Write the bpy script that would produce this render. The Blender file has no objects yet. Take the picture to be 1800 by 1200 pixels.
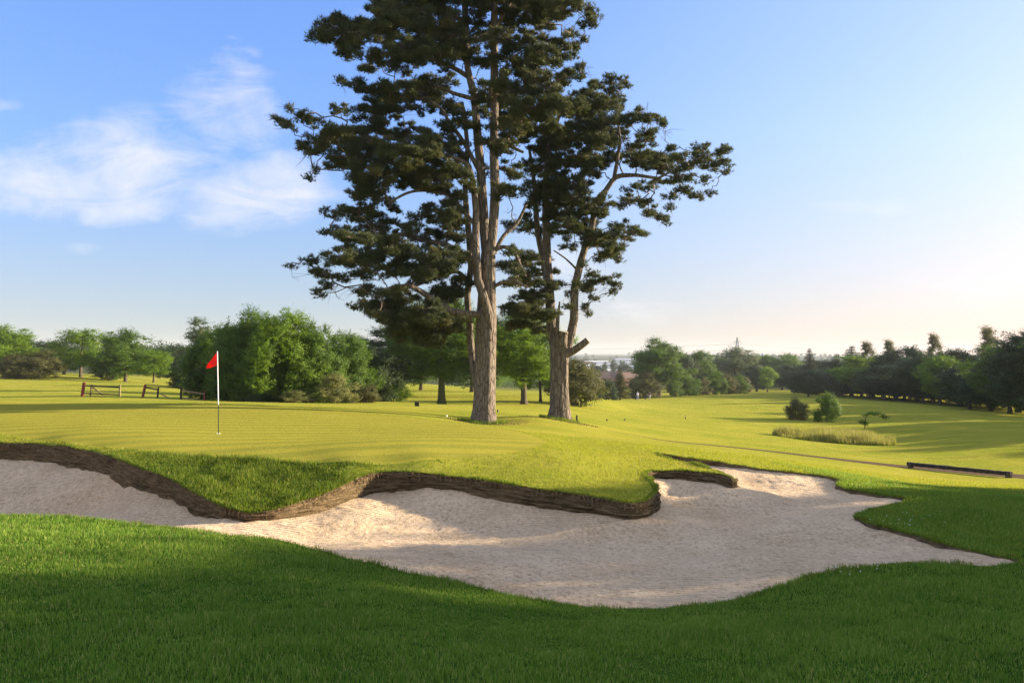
import bpy, math, random
import numpy as np
from mathutils import Vector, Matrix
from mathutils.geometry import delaunay_2d_cdt
R_ = math.radians
rng = np.random.default_rng(7)
random.seed(7)
scn = bpy.context.scene
COL = scn.collection
F = 1400.0; HV = 624.0; CZ = 2.0          # focal length, horizon row and eye height used to survey the site

# ------------------------------------------------------------------ helpers
def W(u, v, d):
    return np.array([(u-900)/F*d, d, CZ-(v-HV)/F*d])
def Wz(u, v, z):
    return W(u, v, (CZ-z)*F/(v-HV))

def mk(name, verts, faces, mat=None, parent=None, smooth=False, attrs=None, matidx=None):
    """faces: (n,3)/(n,4) array or a list of such arrays"""
    verts = np.asarray(verts, dtype=np.float32).reshape(-1, 3)
    if not isinstance(faces, (list, tuple)): faces = [faces]
    faces = [np.asarray(f, dtype=np.int32) for f in faces if len(f)]
    me = bpy.data.meshes.new(name)
    me.vertices.add(len(verts)); me.vertices.foreach_set('co', verts.ravel())
    nl = sum(f.size for f in faces); nf = sum(len(f) for f in faces)
    me.loops.add(nl); me.loops.foreach_set('vertex_index', np.concatenate([f.ravel() for f in faces]))
    me.polygons.add(nf)
    tot = np.concatenate([np.full(len(f), f.shape[1], dtype=np.int32) for f in faces])
    st = np.concatenate([[0], np.cumsum(tot)[:-1]]).astype(np.int32)
    me.polygons.foreach_set('loop_start', st)
    try: me.polygons.foreach_set('loop_total', tot)
    except Exception: pass
    me.update(calc_edges=True)
    me.polygons.foreach_set('use_smooth', np.full(nf, bool(smooth)))
    if attrs:
        for k, a in attrs.items():
            at = me.attributes.new(k, 'FLOAT', 'POINT'); at.data.foreach_set('value', np.asarray(a, dtype=np.float32))
    me.validate(); me.update()
    if mat is not None:
        for m in (mat if isinstance(mat, (list, tuple)) else [mat]): me.materials.append(m)
    if matidx is not None: me.polygons.foreach_set('material_index', np.asarray(matidx, dtype=np.int32))
    o = bpy.data.objects.new(name, me); COL.objects.link(o)
    if parent is not None: o.parent = parent
    return o

def tag(o, label=None, cat=None, group=None, kind=None):
    if label: o['label'] = label
    if cat: o['category'] = cat
    if group: o['group'] = group
    if kind: o['kind'] = kind
    return o
def empty(name, loc=(0,0,0), label=None, cat=None, group=None):
    o = bpy.data.objects.new(name, None); COL.objects.link(o); o.location = loc
    o.empty_display_size = .1
    return tag(o, label, cat, group)

def hash3(ix, iy, iz, s=0):
    h = (ix.astype(np.int64)*374761393 + iy.astype(np.int64)*668265263 + iz.astype(np.int64)*2147483647 + s*974711) & 0xffffffff
    h = ((h ^ (h >> 13))*1274126177) & 0xffffffff
    h = ((h ^ (h >> 16))*2246822519) & 0xffffffff
    return ((h ^ (h >> 15)) & 0xffffff)/16777216.0
def vnoise(p, s=0):
    p = np.asarray(p, dtype=float); i = np.floor(p).astype(np.int64); f = p-i; f = f*f*(3-2*f)
    r = 0
    for a in (0, 1):
        for b in (0, 1):
            for c in (0, 1):
                w = (f[:,0] if a else 1-f[:,0])*(f[:,1] if b else 1-f[:,1])*(f[:,2] if c else 1-f[:,2])
                r = r + w*hash3(i[:,0]+a, i[:,1]+b, i[:,2]+c, s)
    return r*2-1
def fbm(p, s=0, o=3):
    r = 0; a = 1
    for k in range(o): r = r+a*vnoise(np.asarray(p)*(2.03**k), s+k); a *= .5
    return r
def catmull(P, step, closed=False):
    P = np.asarray(P, dtype=float); n = len(P); out = []
    rngs = range(n) if closed else range(n-1)
    for i in rngs:
        p1 = P[i]; p2 = P[(i+1) % n]
        p0 = P[(i-1) % n] if closed or i > 0 else 2*p1-p2
        p3 = P[(i+2) % n] if closed or i+2 < n else 2*p2-p1
        k = max(1, int(np.linalg.norm((p2-p1)[:2])/step)) if P.shape[1] == 3 or True else 1
        # centripetal-ish parametrisation keeps tight corners from looping
        d0, d1, d2 = [max(1e-6, np.linalg.norm(q)**.5) for q in (p1-p0, p2-p1, p3-p2)]
        m1 = ((p1-p0)/d0-(p2-p0)/(d0+d1)+(p2-p1)/d1)*d1
        m2 = ((p2-p1)/d1-(p3-p1)/(d1+d2)+(p3-p2)/d2)*d1
        for j in range(k):
            t = j/k; t2 = t*t; t3 = t2*t
            out.append((2*t3-3*t2+1)*p1+(t3-2*t2+t)*m1+(-2*t3+3*t2)*p2+(t3-t2)*m2)
    if not closed: out.append(P[-1])
    return np.array(out)
def inpoly(x, y, P):
    x = np.asarray(x); y = np.asarray(y); c = np.zeros(x.shape, bool)
    bb = (x > P[:,0].min()) & (x < P[:,0].max()) & (y > P[:,1].min()) & (y < P[:,1].max())
    xs = x[bb]; ys = y[bb]; cc = np.zeros(xs.shape, bool)
    X = P[:,0]; Y = P[:,1]; n = len(P); j = n-1
    for i in range(n):
        t = ((Y[i] > ys) != (Y[j] > ys))
        if t.any():
            xi = (X[j]-X[i])*(ys-Y[i])/(Y[j]-Y[i]+1e-12)+X[i]
            cc ^= t & (xs < xi)
        j = i
    c[bb] = cc
    return c

# ------------------------------------------------------------------ materials
class NT:
    def __init__(s, m): s.t = m.node_tree; s.t.nodes.clear()
    def n(s, typ, **kw):
        nd = s.t.nodes.new(typ)
        for k, v in kw.items():
            if k == 'inp':
                for a, b in v.items(): nd.inputs[a].default_value = b
            else: setattr(nd, k, v)
        return nd
    def l(s, a, b): s.t.links.new(a, b)
    def math(s, op, a, b=None, clamp=False):
        nd = s.n('ShaderNodeMath', operation=op, use_clamp=clamp)
        for i, q in enumerate((a, b)):
            if q is None: continue
            if isinstance(q, (int, float)): nd.inputs[i].default_value = q
            else: s.l(q, nd.inputs[i])
        return nd.outputs[0]
    def noise(s, vec, scale, detail=4, rough=.55, dist=0):
        nd = s.n('ShaderNodeTexNoise'); nd.inputs['Scale'].default_value = scale; nd.inputs['Detail'].default_value = detail
        nd.inputs['Roughness'].default_value = rough; nd.inputs['Distortion'].default_value = dist
        if vec is not None: s.l(vec, nd.inputs['Vector'])
        return nd.outputs['Fac']
    def mapr(s, x, a, b, c=0., d=1.):
        nd = s.n('ShaderNodeMapRange'); s.l(x, nd.inputs[0])
        for i, q in enumerate((a, b, c, d)): nd.inputs[i+1].default_value = q
        return nd.outputs[0]
    def mix(s, f, a, b, bt='MIX'):
        nd = s.n('ShaderNodeMix', data_type='RGBA', blend_type=bt)
        for k, q in ((0, f), (6, a), (7, b)):
            if isinstance(q, (int, float)): nd.inputs[k].default_value = q
            elif isinstance(q, tuple): nd.inputs[k].default_value = (*q, 1) if len(q) == 3 else q
            else: s.l(q, nd.inputs[k])
        return nd.outputs[2]
    def coord(s, scale=None, which='Object', rot=(0,0,0)):
        tc = s.n('ShaderNodeTexCoord').outputs[which]
        if scale is None: return tc
        mp = s.n('ShaderNodeMapping'); s.l(tc, mp.inputs[0]); mp.inputs['Scale'].default_value = scale; mp.inputs['Rotation'].default_value = rot
        return mp.outputs[0]
    def bump(s, h, strength, dist, normal=None):
        nd = s.n('ShaderNodeBump'); nd.inputs['Strength'].default_value = strength; nd.inputs['Distance'].default_value = dist
        s.l(h, nd.inputs['Height'])
        if normal is not None: s.l(normal, nd.inputs['Normal'])
        return nd.outputs[0]
    def principled(s, col, rough=.8, normal=None, spec=.3):
        nd = s.n('ShaderNodeBsdfPrincipled'); nd.inputs['Roughness'].default_value = rough
        nd.inputs['Specular IOR Level'].default_value = spec
        if isinstance(col, tuple): nd.inputs['Base Color'].default_value = (*col, 1)
        else: s.l(col, nd.inputs['Base Color'])
        if normal is not None: s.l(normal, nd.inputs['Normal'])
        return nd
    def out(s, sh):
        o = s.n('ShaderNodeOutputMaterial'); s.l(sh, o.inputs[0]); return o
def new_mat(name):
    m = bpy.data.materials.new(name); m.use_nodes = True; return m, NT(m)

def plain(name, col, rough=.7, var=.25, scale=6, spec=.3, bump=.0):
    m, t = new_mat(name)
    n = t.noise(t.coord(), scale, 5)
    c = t.mix(t.mapr(n, .3, .7), tuple(q*(1-var) for q in col), tuple(min(1, q*(1+var)) for q in col))
    nm = t.bump(n, bump, .02) if bump else None
    t.out(t.principled(c, rough, nm, spec).outputs[0]); return m

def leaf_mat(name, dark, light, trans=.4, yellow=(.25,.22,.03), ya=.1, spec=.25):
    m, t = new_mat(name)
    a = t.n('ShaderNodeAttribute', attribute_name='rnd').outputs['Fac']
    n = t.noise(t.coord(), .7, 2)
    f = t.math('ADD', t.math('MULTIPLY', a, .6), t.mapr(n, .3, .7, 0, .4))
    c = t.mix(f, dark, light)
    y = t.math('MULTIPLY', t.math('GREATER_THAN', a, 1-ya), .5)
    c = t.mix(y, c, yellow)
    p = t.principled(c, .55, None, spec)
    tr = t.n('ShaderNodeBsdfTranslucent'); t.l(t.mix(.35, c, (light[0]*1.6, light[1]*1.5, light[2]*.6)), tr.inputs[0])
    mx = t.n('ShaderNodeMixShader'); mx.inputs[0].default_value = trans
    t.l(p.outputs[0], mx.inputs[1]); t.l(tr.outputs[0], mx.inputs[2]); t.out(mx.outputs[0]); return m

def turf_mat(name, c1, c2, c3, tilt=.85, fine=60, blotch=.28, stripes=None, far=None, dry=None):
    """mown grass: blade-sized random facets (blades stand up and catch a low sun) over blotchy colour"""
    m, t = new_mat(name)
    P = t.coord()
    b1 = t.noise(P, blotch, 5, .6); b2 = t.noise(t.coord((1, 2.2, 1)), blotch*9, 4, .6); b3 = t.noise(P, fine, 2, .6)
    c = t.mix(t.mapr(b1, .36, .64), c1, c2)
    c = t.mix(t.math('MULTIPLY', t.mapr(b2, .42, .7), .5), c, c3)
    c = t.mix(t.mapr(b3, .3, .7, 0, .35), c, (c1[0]*.45, c1[1]*.5, c1[2]*.5))
    if dry is not None:
        b4 = t.noise(P, 1.7, 6, .7)
        c = t.mix(t.mapr(b4, .62, .75, 0, .55), c, dry)
    if stripes is not None:
        rot, wl, amt = stripes
        wv = t.n('ShaderNodeTexWave', wave_type='BANDS', bands_direction='X', wave_profile='SIN')
        t.l(t.coord((1,1,1), rot=(0,0,rot)), wv.inputs['Vector']); wv.inputs['Scale'].default_value = .314/wl; wv.inputs['Distortion'].default_value = .6
        wv.inputs['Detail'].default_value = 1; wv.inputs['Detail Scale'].default_value = .3
        c = t.mix(t.math('MULTIPLY', t.mapr(wv.outputs['Fac'], .35, .65), amt), c, (c2[0]*1.3, c2[1]*1.18, c2[2]*1.1))
    if far is not None:
        ln = t.n('ShaderNodeVectorMath', operation='LENGTH'); t.l(P, ln.inputs[0])
        f = t.mapr(ln.outputs['Value'], 330, 420)
        fn = t.noise(P, .012, 6, .65)
        c = t.mix(f, c, t.mix(t.mapr(fn, .42, .58), far[0], far[1]))
    wn = t.n('ShaderNodeTexWhiteNoise', noise_dimensions='3D')
    t.l(P, wn.inputs['Vector'])
    sc = t.n('ShaderNodeVectorMath', operation='MULTIPLY_ADD')
    t.l(wn.outputs['Color'], sc.inputs[0]); sc.inputs[1].default_value = (2*tilt, 2*tilt, tilt*.5); sc.inputs[2].default_value = (-tilt, -tilt, -tilt*.25)
    bp = t.bump(t.noise(P, 9, 5, .7), .35, .06)
    ad = t.n('ShaderNodeVectorMath', operation='ADD'); t.l(sc.outputs[0], ad.inputs[0]); t.l(bp, ad.inputs[1])
    nz = t.n('ShaderNodeVectorMath', operation='NORMALIZE'); t.l(ad.outputs[0], nz.inputs[0])
    d = t.n('ShaderNodeBsdfDiffuse'); t.l(c, d.inputs[0]); t.l(nz.outputs[0], d.inputs['Normal'])
    t.out(d.outputs[0]); return m

M = {}
M['turf'] = turf_mat('turf', (.235,.275,.028), (.375,.345,.050), (.44,.38,.08), far=((.035,.05,.02), (.07,.085,.035)), stripes=None, dry=(.2,.15,.06))
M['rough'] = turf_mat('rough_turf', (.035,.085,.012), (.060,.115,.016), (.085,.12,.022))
M['green'] = turf_mat('green_turf', (.245,.24,.036), (.29,.28,.042), (.33,.305,.055), tilt=.75, fine=90, blotch=.2, stripes=(R_(74), .9, .5))
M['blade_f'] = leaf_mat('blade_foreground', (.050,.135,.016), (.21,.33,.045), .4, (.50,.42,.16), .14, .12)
M['blade_r'] = leaf_mat('blade_rough', (.055,.115,.010), (.18,.24,.026), .4, (.35,.28,.08), .12, .15)
M['blade_s'] = leaf_mat('blade_short', (.17,.22,.018), (.32,.33,.035), .4, (.3,.26,.07), .1, .15)
M['blade_t'] = leaf_mat('blade_tall', (.12,.155,.025), (.26,.255,.07), .45, (.38,.30,.14), .28, .15)

M['root'] = leaf_mat('dry_root', (.075,.05,.027), (.21,.15,.08), .15, (.34,.26,.14), .2, .05)
m, t = new_mat('sand'); P = t.coord()
n1 = t.noise(P, .9, 5, .6); n2 = t.noise(P, 14, 6, .7); n3 = t.noise(P, 90, 3, .6)
c = t.mix(t.mapr(n1, .35, .65), (.60,.44,.275), (.78,.595,.40))
c = t.mix(t.mapr(n2, .5, .72, 0, .55), c, (.50,.32,.15))
c = t.mix(t.mapr(n3, .62, .75, 0, .5), c, (.2,.15,.09))
wv = t.n('ShaderNodeTexWave', wave_type='BANDS', bands_direction='DIAGONAL'); t.l(t.coord((1,1.1,1), rot=(0,0,R_(-35))), wv.inputs['Vector'])
wv.inputs['Scale'].default_value = 4.2; wv.inputs['Distortion'].default_value = 7; wv.inputs['Detail'].default_value = 2.5; wv.inputs['Detail Scale'].default_value = .35
wm = t.mapr(t.noise(P, .55, 2), .42, .58)
st_ = t.noise(t.coord((1., 2.8, 1), rot=(0,0,R_(8))), 1.9, 6, .7)
c = t.mix(t.mapr(st_, .52, .74, 0, .35), c, (.48,.33,.17))
sp_ = t.noise(t.coord((1.25, .8, 1), rot=(0,0,R_(12))), 12, 6, .8)
c = t.mix(t.mapr(sp_, .51, .62, 0, .72), c, (.28,.20,.12))
c = t.mix(t.mapr(sp_, .48, .38, 0, .55), c, (.90,.71,.50))
fp = t.n('ShaderNodeTexVoronoi', feature='F1'); t.l(t.coord((1.5,2.1,1)), fp.inputs['Vector']); fp.inputs['Scale'].default_value = 1.5
c = t.mix(t.math('MULTIPLY', t.mapr(fp.outputs['Distance'], .10, .17, 1, 0), .28), c, (.42,.28,.14))
c = t.mix(t.math('MULTIPLY', t.math('MULTIPLY', wm, .6), wv.outputs['Fac']), c, (.80,.62,.42))
h = t.math('ADD', t.math('MULTIPLY', wv.outputs['Fac'], t.math('MULTIPLY', wm, .8)), t.math('ADD', t.math('MULTIPLY', sp_, 1.3), t.math('MULTIPLY', t.noise(P, 4.5, 6, .7), 1.6)))
b = t.bump(h, .9, .05); b = t.bump(n3, .5, .01, b)
t.out(t.principled(c, .95, b, .1).outputs[0]); M['sand'] = m

m, t = new_mat('sod'); P = t.coord()
ns = t.noise(t.coord((4.5,4.5,38)), 1, 6, .8, .6); n2 = t.noise(P, 22, 5, .7); n1 = t.noise(P, 2, 3)
c = t.mix(t.mapr(ns, .4, .62), (.07,.047,.026), (.27,.195,.11))
c = t.mix(t.mapr(n2, .5, .75, 0, .8), c, (.21,.16,.085))
c = t.mix(t.mapr(n1, .5, .7, 0, .5), c, (.055,.05,.018))
t.out(t.principled(c, .95, t.bump(t.math('ADD', ns, n2), 1., .05), .05).outputs[0]); M['sod'] = m

m, t = new_mat('woodchip'); P = t.coord()
n1 = t.noise(P, 25, 4, .7); n2 = t.noise(P, 3, 4)
c = t.mix(t.mapr(n1, .35, .7), (.045,.028,.018), (.15,.085,.055)); c = t.mix(t.mapr(n2, .5, .7, 0, .5), c, (.10,.11,.03))
t.out(t.principled(c, .95, t.bump(n1, 1, .04), .05).outputs[0]); M['chip'] = m

def bark_mat(name, a, b, sc=1.0, hi=None):
    m, t = new_mat(name); P = t.coord()
    v = t.n('ShaderNodeTexVoronoi', feature='DISTANCE_TO_EDGE'); t.l(t.coord((5*sc,5*sc,1.1*sc)), v.inputs['Vector']); v.inputs['Scale'].default_value = 1.6
    e = t.mapr(v.outputs['Distance'], 0, .16)
    n = t.noise(t.coord((6*sc,6*sc,1.5*sc)), 2, 5, .65)
    c = t.mix(t.mapr(n, .35, .65), a, b); c = t.mix(t.mapr(e, 0, .6, .65, 0), c, tuple(q*.35 for q in a))
    if hi: c = t.mix(t.mapr(t.noise(P, .8, 3), .55, .7, 0, .5), c, hi)
    h = t.math('ADD', e, t.math('MULTIPLY', n, .7))
    t.out(t.principled(c, .9, t.bump(h, .8, .05/sc), .1).outputs[0]); return m
M['pine_bark'] = bark_mat('pine_bark', (.115,.092,.072), (.235,.195,.158), 1.0, (.15,.12,.095))
M['bark'] = bark_mat('bark', (.075,.06,.042), (.16,.13,.09), 1.6)
M['ivy_bark'] = bark_mat('ivy_bark', (.06,.07,.03), (.12,.13,.05), 2.5)
M['cut'] = plain('cut_wood', (.48,.36,.22), .8, .2, 14)
M['needle'] = leaf_mat('needles', (.018,.036,.017), (.098,.114,.045), .3, (.26,.17,.06), .16, .3)
M['l_mid'] = leaf_mat('leaf_mid', (.028,.068,.006), (.105,.19,.012), .42)
M['l_bright'] = leaf_mat('leaf_bright', (.055,.115,.008), (.18,.29,.016), .48)
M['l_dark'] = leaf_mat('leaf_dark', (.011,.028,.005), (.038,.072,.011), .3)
M['l_olive'] = leaf_mat('leaf_olive', (.050,.060,.018), (.13,.13,.035), .35)
M['l_grey'] = leaf_mat('leaf_grey', (.05,.075,.03), (.13,.17,.07), .35)
M['l_pale'] = leaf_mat('leaf_pale', (.10,.12,.03), (.26,.27,.10), .4)
M['l_spruce'] = leaf_mat('leaf_spruce', (.020,.036,.016), (.055,.075,.03), .15)
M['timber'] = plain('old_timber', (.11,.085,.065), .85, .4, 12, .15, .4)
M['timber_d'] = plain('dark_timber', (.045,.038,.032), .85, .4, 12, .15, .4)
M['timber_l'] = plain('weathered_timber', (.26,.20,.11), .85, .3, 10, .15, .3)
M['red'] = plain('red_paint', (.20,.03,.028), .6, .25, 8)
m, t = new_mat('flag_cloth'); fn = t.noise(t.coord(), 9, 3); c = t.mix(t.mapr(fn, .3, .7), (.85,.035,.03), (.95,.055,.04)); p = t.principled(c, .75, None, .15)
tr = t.n('ShaderNodeBsdfTranslucent'); t.l(c, tr.inputs[0]); mx = t.n('ShaderNodeMixShader'); mx.inputs[0].default_value = .5; t.l(p.outputs[0], mx.inputs[1]); t.l(tr.outputs[0], mx.inputs[2]); t.out(mx.outputs[0]); M['flag'] = m
M['white'] = plain('white_paint', (.75,.75,.72), .45, .06, 5)
M['black'] = plain('black_paint', (.012,.012,.012), .5, .2, 5)
M['steel'] = plain('grey_steel', (.22,.23,.24), .6, .1, 1)
M['wall_w'] = plain('pale_cladding', (.62,.62,.60), .7, .08, .1)
M['wall_g'] = plain('grey_cladding', (.33,.35,.38), .7, .1, .1)
M['brick'] = plain('brick_wall', (.30,.14,.09), .85, .2, 1)
M['tile'] = plain('roof_tile', (.14,.085,.07), .85, .2, 1)
M['roof_g'] = plain('metal_roof', (.40,.42,.46), .5, .1, .2)
M['glass'] = plain('dark_glass', (.03,.035,.04), .2, .1, 1, .5)
M['skin'] = plain('skin', (.45,.27,.19), .6, .05)
M['cl_white'] = plain('white_shirt', (.72,.74,.78), .8, .05)
M['cl_blue'] = plain('pale_blue_trousers', (.35,.42,.52), .8, .05)
M['cl_dark'] = plain('dark_shirt', (.03,.03,.045), .8, .1)
M['cl_beige'] = plain('beige_trousers', (.42,.38,.33), .8, .05)
M['hair'] = plain('hair', (.05,.035,.025), .8, .1)
M['petal'] = plain('petal', (.8,.8,.76), .7, .05)

# ------------------------------------------------------------------ terrain survey
# bunker outline: (u, v_top, v_base or None, z_top) clockwise; None = low turf edge
WALL = [ # left sod wall, from beyond the left edge to the valley, then to the turf nose
 (-300,788,812,-.14),(-150,776,803,-.10),(0,777,805,-.08),(67,780,810,-.08),(133,787,820,-.08),(190,800,833,-.11),(233,817,852,-.18),
 (283,835,872,-.27),(333,860,893,-.39),(383,887,910,-.52),(433,900,916,-.60),(500,890,911,-.55),(558,870,899,-.46),(597,855,886,-.38),
 (655,831,866,-.26),(687,828,863,-.25),(753,832,858,-.28),(830,841,867,-.35),(928,855,885,-.42),(1000,866,896,-.485),(1060,876,904,-.53),(1108,883,911,-.56)]
NOSE = [(1140,877,904,15.15-.9,None),(1156,862,888,14.9,None),(1150,848,871,15.75,None),(1137,834,847,16.6,None),(1150,827,839,17.2,None),(1200,827,842,17.25,None),(1250,830,849,17.0,None),(1284,838,858,16.55,None),(1291,843,855,16.75,None)]
outline = []
for u, vt, vb, z in WALL:
    p = Wz(u, vt, z); outline.append([p[0], p[1], p[2], CZ-(vb-HV)/F*(p[1]-.05)])
for u, vt, vb, d, _ in NOSE:
    p = W(u, vt, d); outline.append([p[0], p[1], p[2], CZ-(vb-HV)/F*(d-.05)])
n_wall = len(outline)
# hidden arm behind the turf finger
for x, y, zt, zb in [(4.62,17.6,-.58,-.80),(4.35,18.6,-.56,-.82),(3.95,19.5,-.55,-.78),(3.75,20.2,-.53,-.70)]:
    outline.append([x, y, zt, zb])
n_back0 = len(outline)
for u, v, z, dz in [(1158,796,-.52,.16),(1185,801,-.57,.16),(1217,806,-.62,.15),(1250,810,-.68,.10),(1279,814,-.72,.07),(1341,824,-.80,.05),(1442,835,-.85,.05),
    (1475,843,-.87,.06),(1473,854,-.90,.06),(1528,867,-.93,.06),(1590,876,-.95,.03),(1536,894,-.86,.04),(1504,907,-.82,.05),(1528,919,-.80,.05),(1606,940,-.78,.05),
    (1683,962,-.75,.05),(1761,979,-.72,.04),(1796,985,-.69,.04),(1722,994,-.68,.06),(1586,990,-.67,.08),(1508,997,-.68,.08),(1430,1009,-.70,.08),(1380,1026,-.72,.08),
    (1287,1057,-.76,.08),(1200,1065,-.77,.08),(1083,1069,-.76,.08),(928,1051,-.72,.08),(772,1018,-.62,.09),(617,983,-.50,.12),(533,960,-.42,.15),(467,947,-.35,.2),
    (367,937,-.31,.25),(300,926,-.27,.25),(250,923,-.26,.25),(167,912,-.23,.25),(80,908,-.21,.25),(0,905,-.20,.25),(-150,900,-.18,.25),(-330,896,-.15,.25)]:
    p = Wz(u, v, z); outline.append([p[0], p[1], p[2], p[2]-dz])
for x, y, zt, zb in [(-11.9,12.2,-.14,-.4),(-13.9,13.8,-.12,-.45),(-15.3,16.2,-.12,-.48)]:
    outline.append([x, y, zt, zb])
outline = np.array(outline)
n_back_a = n_back0
OUT4 = catmull(outline, .09, closed=True)
# index of control points in the resampled ring
def ring_index(k):
    return int(np.argmin(np.abs(OUT4[:,:2]-outline[k,:2]).sum(1)))
_q = np.c_[OUT4[:,:2], OUT4[:,0]*0]
OUT4[:,0] += .030*vnoise(_q*2.3, 81)+.014*vnoise(_q*7, 82); OUT4[:,1] += .030*vnoise(_q*2.3, 83)+.014*vnoise(_q*7, 84); OUT4[:,2] += .014*vnoise(_q*3.1, 85)
OUT = OUT4[:, :2]

GREEN_PX = [(960,777,-.12),(930,790,-.12),(870,800,-.12),(740,808,-.10),(600,811,-.10),(450,806,-.10),(300,797,-.06),(200,786,-.03),(100,774,0),(0,762,.02),(-150,752,.03),(-400,740,.04),
            (-500,728,.04),(-350,713,0),(-100,709,0),(100,709,-.02),(300,709,-.06),(440,711,-.15),(540,718,-.2),(640,727,-.25),(760,737,-.36),(860,748,-.45),(910,757,-.4),(945,768,-.3)]
G = np.array([Wz(u, v, z) for u, v, z in GREEN_PX])
GRN = catmull(G[:, :2], .3, closed=True)
PATH_C = [(1060,765,36),(1120,770,37),(1160,774,36.5),(1300,787,37),(1450,803,35.5),(1600,821,33.5),(1800,839,30),(2000,858,27),(2300,880,24)]
PC = np.array([[W(u, v, d)[0], W(u, v, d)[1], w_] for (u, v, d), w_ in zip(PATH_C, [.05,.2,.4,.65,.85,.95,1.,1.,.9])])
PCs = catmull(PC, .5)
tn = np.gradient(PCs[:, :2], axis=0); tn /= np.linalg.norm(tn, axis=1)[:, None]; nn = np.stack([-tn[:,1], tn[:,0]], 1)
wob = .1*vnoise(np.c_[np.arange(len(PCs))*.7, np.zeros(len(PCs)), np.zeros(len(PCs))])[:, None]
PTH = np.concatenate([PCs[:, :2]+nn*(PCs[:, 2:3]+wob*.6), (PCs[:, :2]-nn*(PCs[:, 2:3]-wob*.6))[::-1]])

C = [tuple(q[:3]) for q in outline] + [tuple(q) for q in G]
for u, v, z in [(0,1200,.25),(450,1200,.18),(900,1200,.05),(1350,1200,-.03),(1800,1200,-.1),(0,1040,.05),(0,960,-.08),(450,1050,-.15),(250,990,-.12),(900,1120,-.28),(650,1060,-.3),
    (1400,1100,-.40),(1150,1110,-.42),(1800,1080,-.42),(1600,1040,-.52),(384,762,0),(700,762,-.08),(100,732,.05),(250,735,.02),(560,770,-.02),(0,702,-.1),(200,702,-.15),(400,707,-.2),(1050,832,-.42),(1000,805,-.22),
    (950,840,-.36),(850,822,-.25),(420,850,-.36),(480,840,-.32),(350,825,-.23),(560,835,-.28)]:
    C.append(tuple(Wz(u, v, z)))
for u, v, d in [(150,697,58),(250,698,57),(360,704,55),(-200,697,60),(0,690,75),(0,661,125),(140,663,125),(220,671,120),(290,672,115),(350,690,90),(450,706,55),(600,708,58),(690,706,62),(735,713,48),
    (775,710,70),(920,710,72),(848,745,34),(983,738,38),(660,690,110),(850,690,120),(1060,705,95),(1100,740,60),(1100,720,90),(1120,702,175),(1160,697,190),(1300,692,205),(1400,690,260),
    (1560,700,200),(1500,712,130),(1580,718,120),(1700,725,105),(1800,735,90),(1403,737,90),(1300,725,105),(1200,735,80),(1455,742,85),(1525,753,70),(1500,782,50),(1360,766,55),(1600,820,34),
    (1800,838,30),(1300,785,38),(1160,773,36),(1050,762,32),(1050,790,21),(1200,780,31),(1400,810,26),(1600,850,21),(1800,872,18),(1700,930,13),(1750,900,14.6),(1215,825,17.9),(1170,815,18.6),(1120,815,18.3),
    (780,735,33),(940,735,36),(1550,775,60),(1700,760,60),(1800,780,45),(500,690,160),(100,655,180),(-300,650,160),(700,672,220),(1200,686,300)]:
    C.append(tuple(W(u, v, d)))
# beyond the frame, round the camera and far off
for q in [(0,-2,.3),(-6,0,.35),(6,0,.0),(0,-12,.6),(-15,-5,.6),(15,-5,-.9),(20,5,-1.6),(30,15,-2.8),(45,0,-3.9),(45,30,-4.2),(60,60,-5.4),(80,90,-7),(-20,8,.3),(-30,20,.2),(-40,40,-.3),(-80,40,-1),(-60,-40,1),(60,-50,-5),(0,-60,2),
          (-300,100,-2),(300,150,-14),(0,-300,4),(250,-100,-12),(0,350,-13.5),(120,350,-13.5),(-150,350,-7),(0,600,-17),(250,600,-19),(-400,600,-8),(600,500,-22),(0,1000,-21),(500,1000,-23),(-600,900,-8),
          (0,2000,-16),(1000,2000,-18),(-900,2000,6),(0,3400,4),(1500,3300,-6),(700,3400,0),(-2000,3000,33),(-1300,3200,32),(-700,3400,22),(0,5200,10),(3500,2000,-5),(-3500,1500,20),(0,-4000,20),(3000,-2000,-10),(-3000,-2000,20),(-3500,5500,30),(3500,5500,0),(6500,0,0),(-6500,0,20)]:
    C.append(tuple(float(a) for a in q))
C = np.array(C)
def lmap(x, y):
    r = np.sqrt(x*x+y*y)+1e-9; k = 12*np.log1p(r/12)/r
    return np.stack([x*k, y*k], -1)
class TPS:
    def __init__(s, P, z, lam=1e-3, f=lmap):
        s.f = f; s.Q = f(P[:,0], P[:,1]); n = len(P)
        D = np.linalg.norm(s.Q[:,None]-s.Q[None], axis=2); K = D*D*np.log(D+1e-9)
        K[np.arange(n), np.arange(n)] = lam
        A = np.zeros((n+3, n+3)); A[:n,:n] = K; A[:n,n] = 1; A[:n,n+1:] = s.Q; A[n,:n] = 1; A[n+1:,:n] = s.Q.T
        s.w = np.linalg.solve(A, np.concatenate([z, [0,0,0]]))
    def __call__(s, x, y):
        x = np.atleast_1d(np.asarray(x, float)); y = np.atleast_1d(np.asarray(y, float)); out = np.empty(len(x)); n = len(s.Q)
        for i in range(0, len(x), 20000):
            q = s.f(x[i:i+20000], y[i:i+20000]); D2 = ((q[:,None]-s.Q[None])**2).sum(2)
            out[i:i+20000] = (.5*D2*np.log(D2+1e-12))@s.w[:n]+s.w[n]+q@s.w[n+1:]
        return out
tps = TPS(C, C[:,2])
def gz(x, y):
    x = np.atleast_1d(np.asarray(x, float)); y = np.atleast_1d(np.asarray(y, float))
    z = tps(x, y); r = np.hypot(x, y)
    p = np.stack([x, y, x*0], 1)
    a = np.clip((r-3)/30, 0, 1)
    return z + .012*vnoise(p*1.3, 3)*np.clip(1-r/40, 0, 1) + a*.03*vnoise(p/9., 5)*np.clip(r/30, 0, 1) + np.clip((r-90)/300, 0, 1)*.35*vnoise(p/60., 6)
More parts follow.
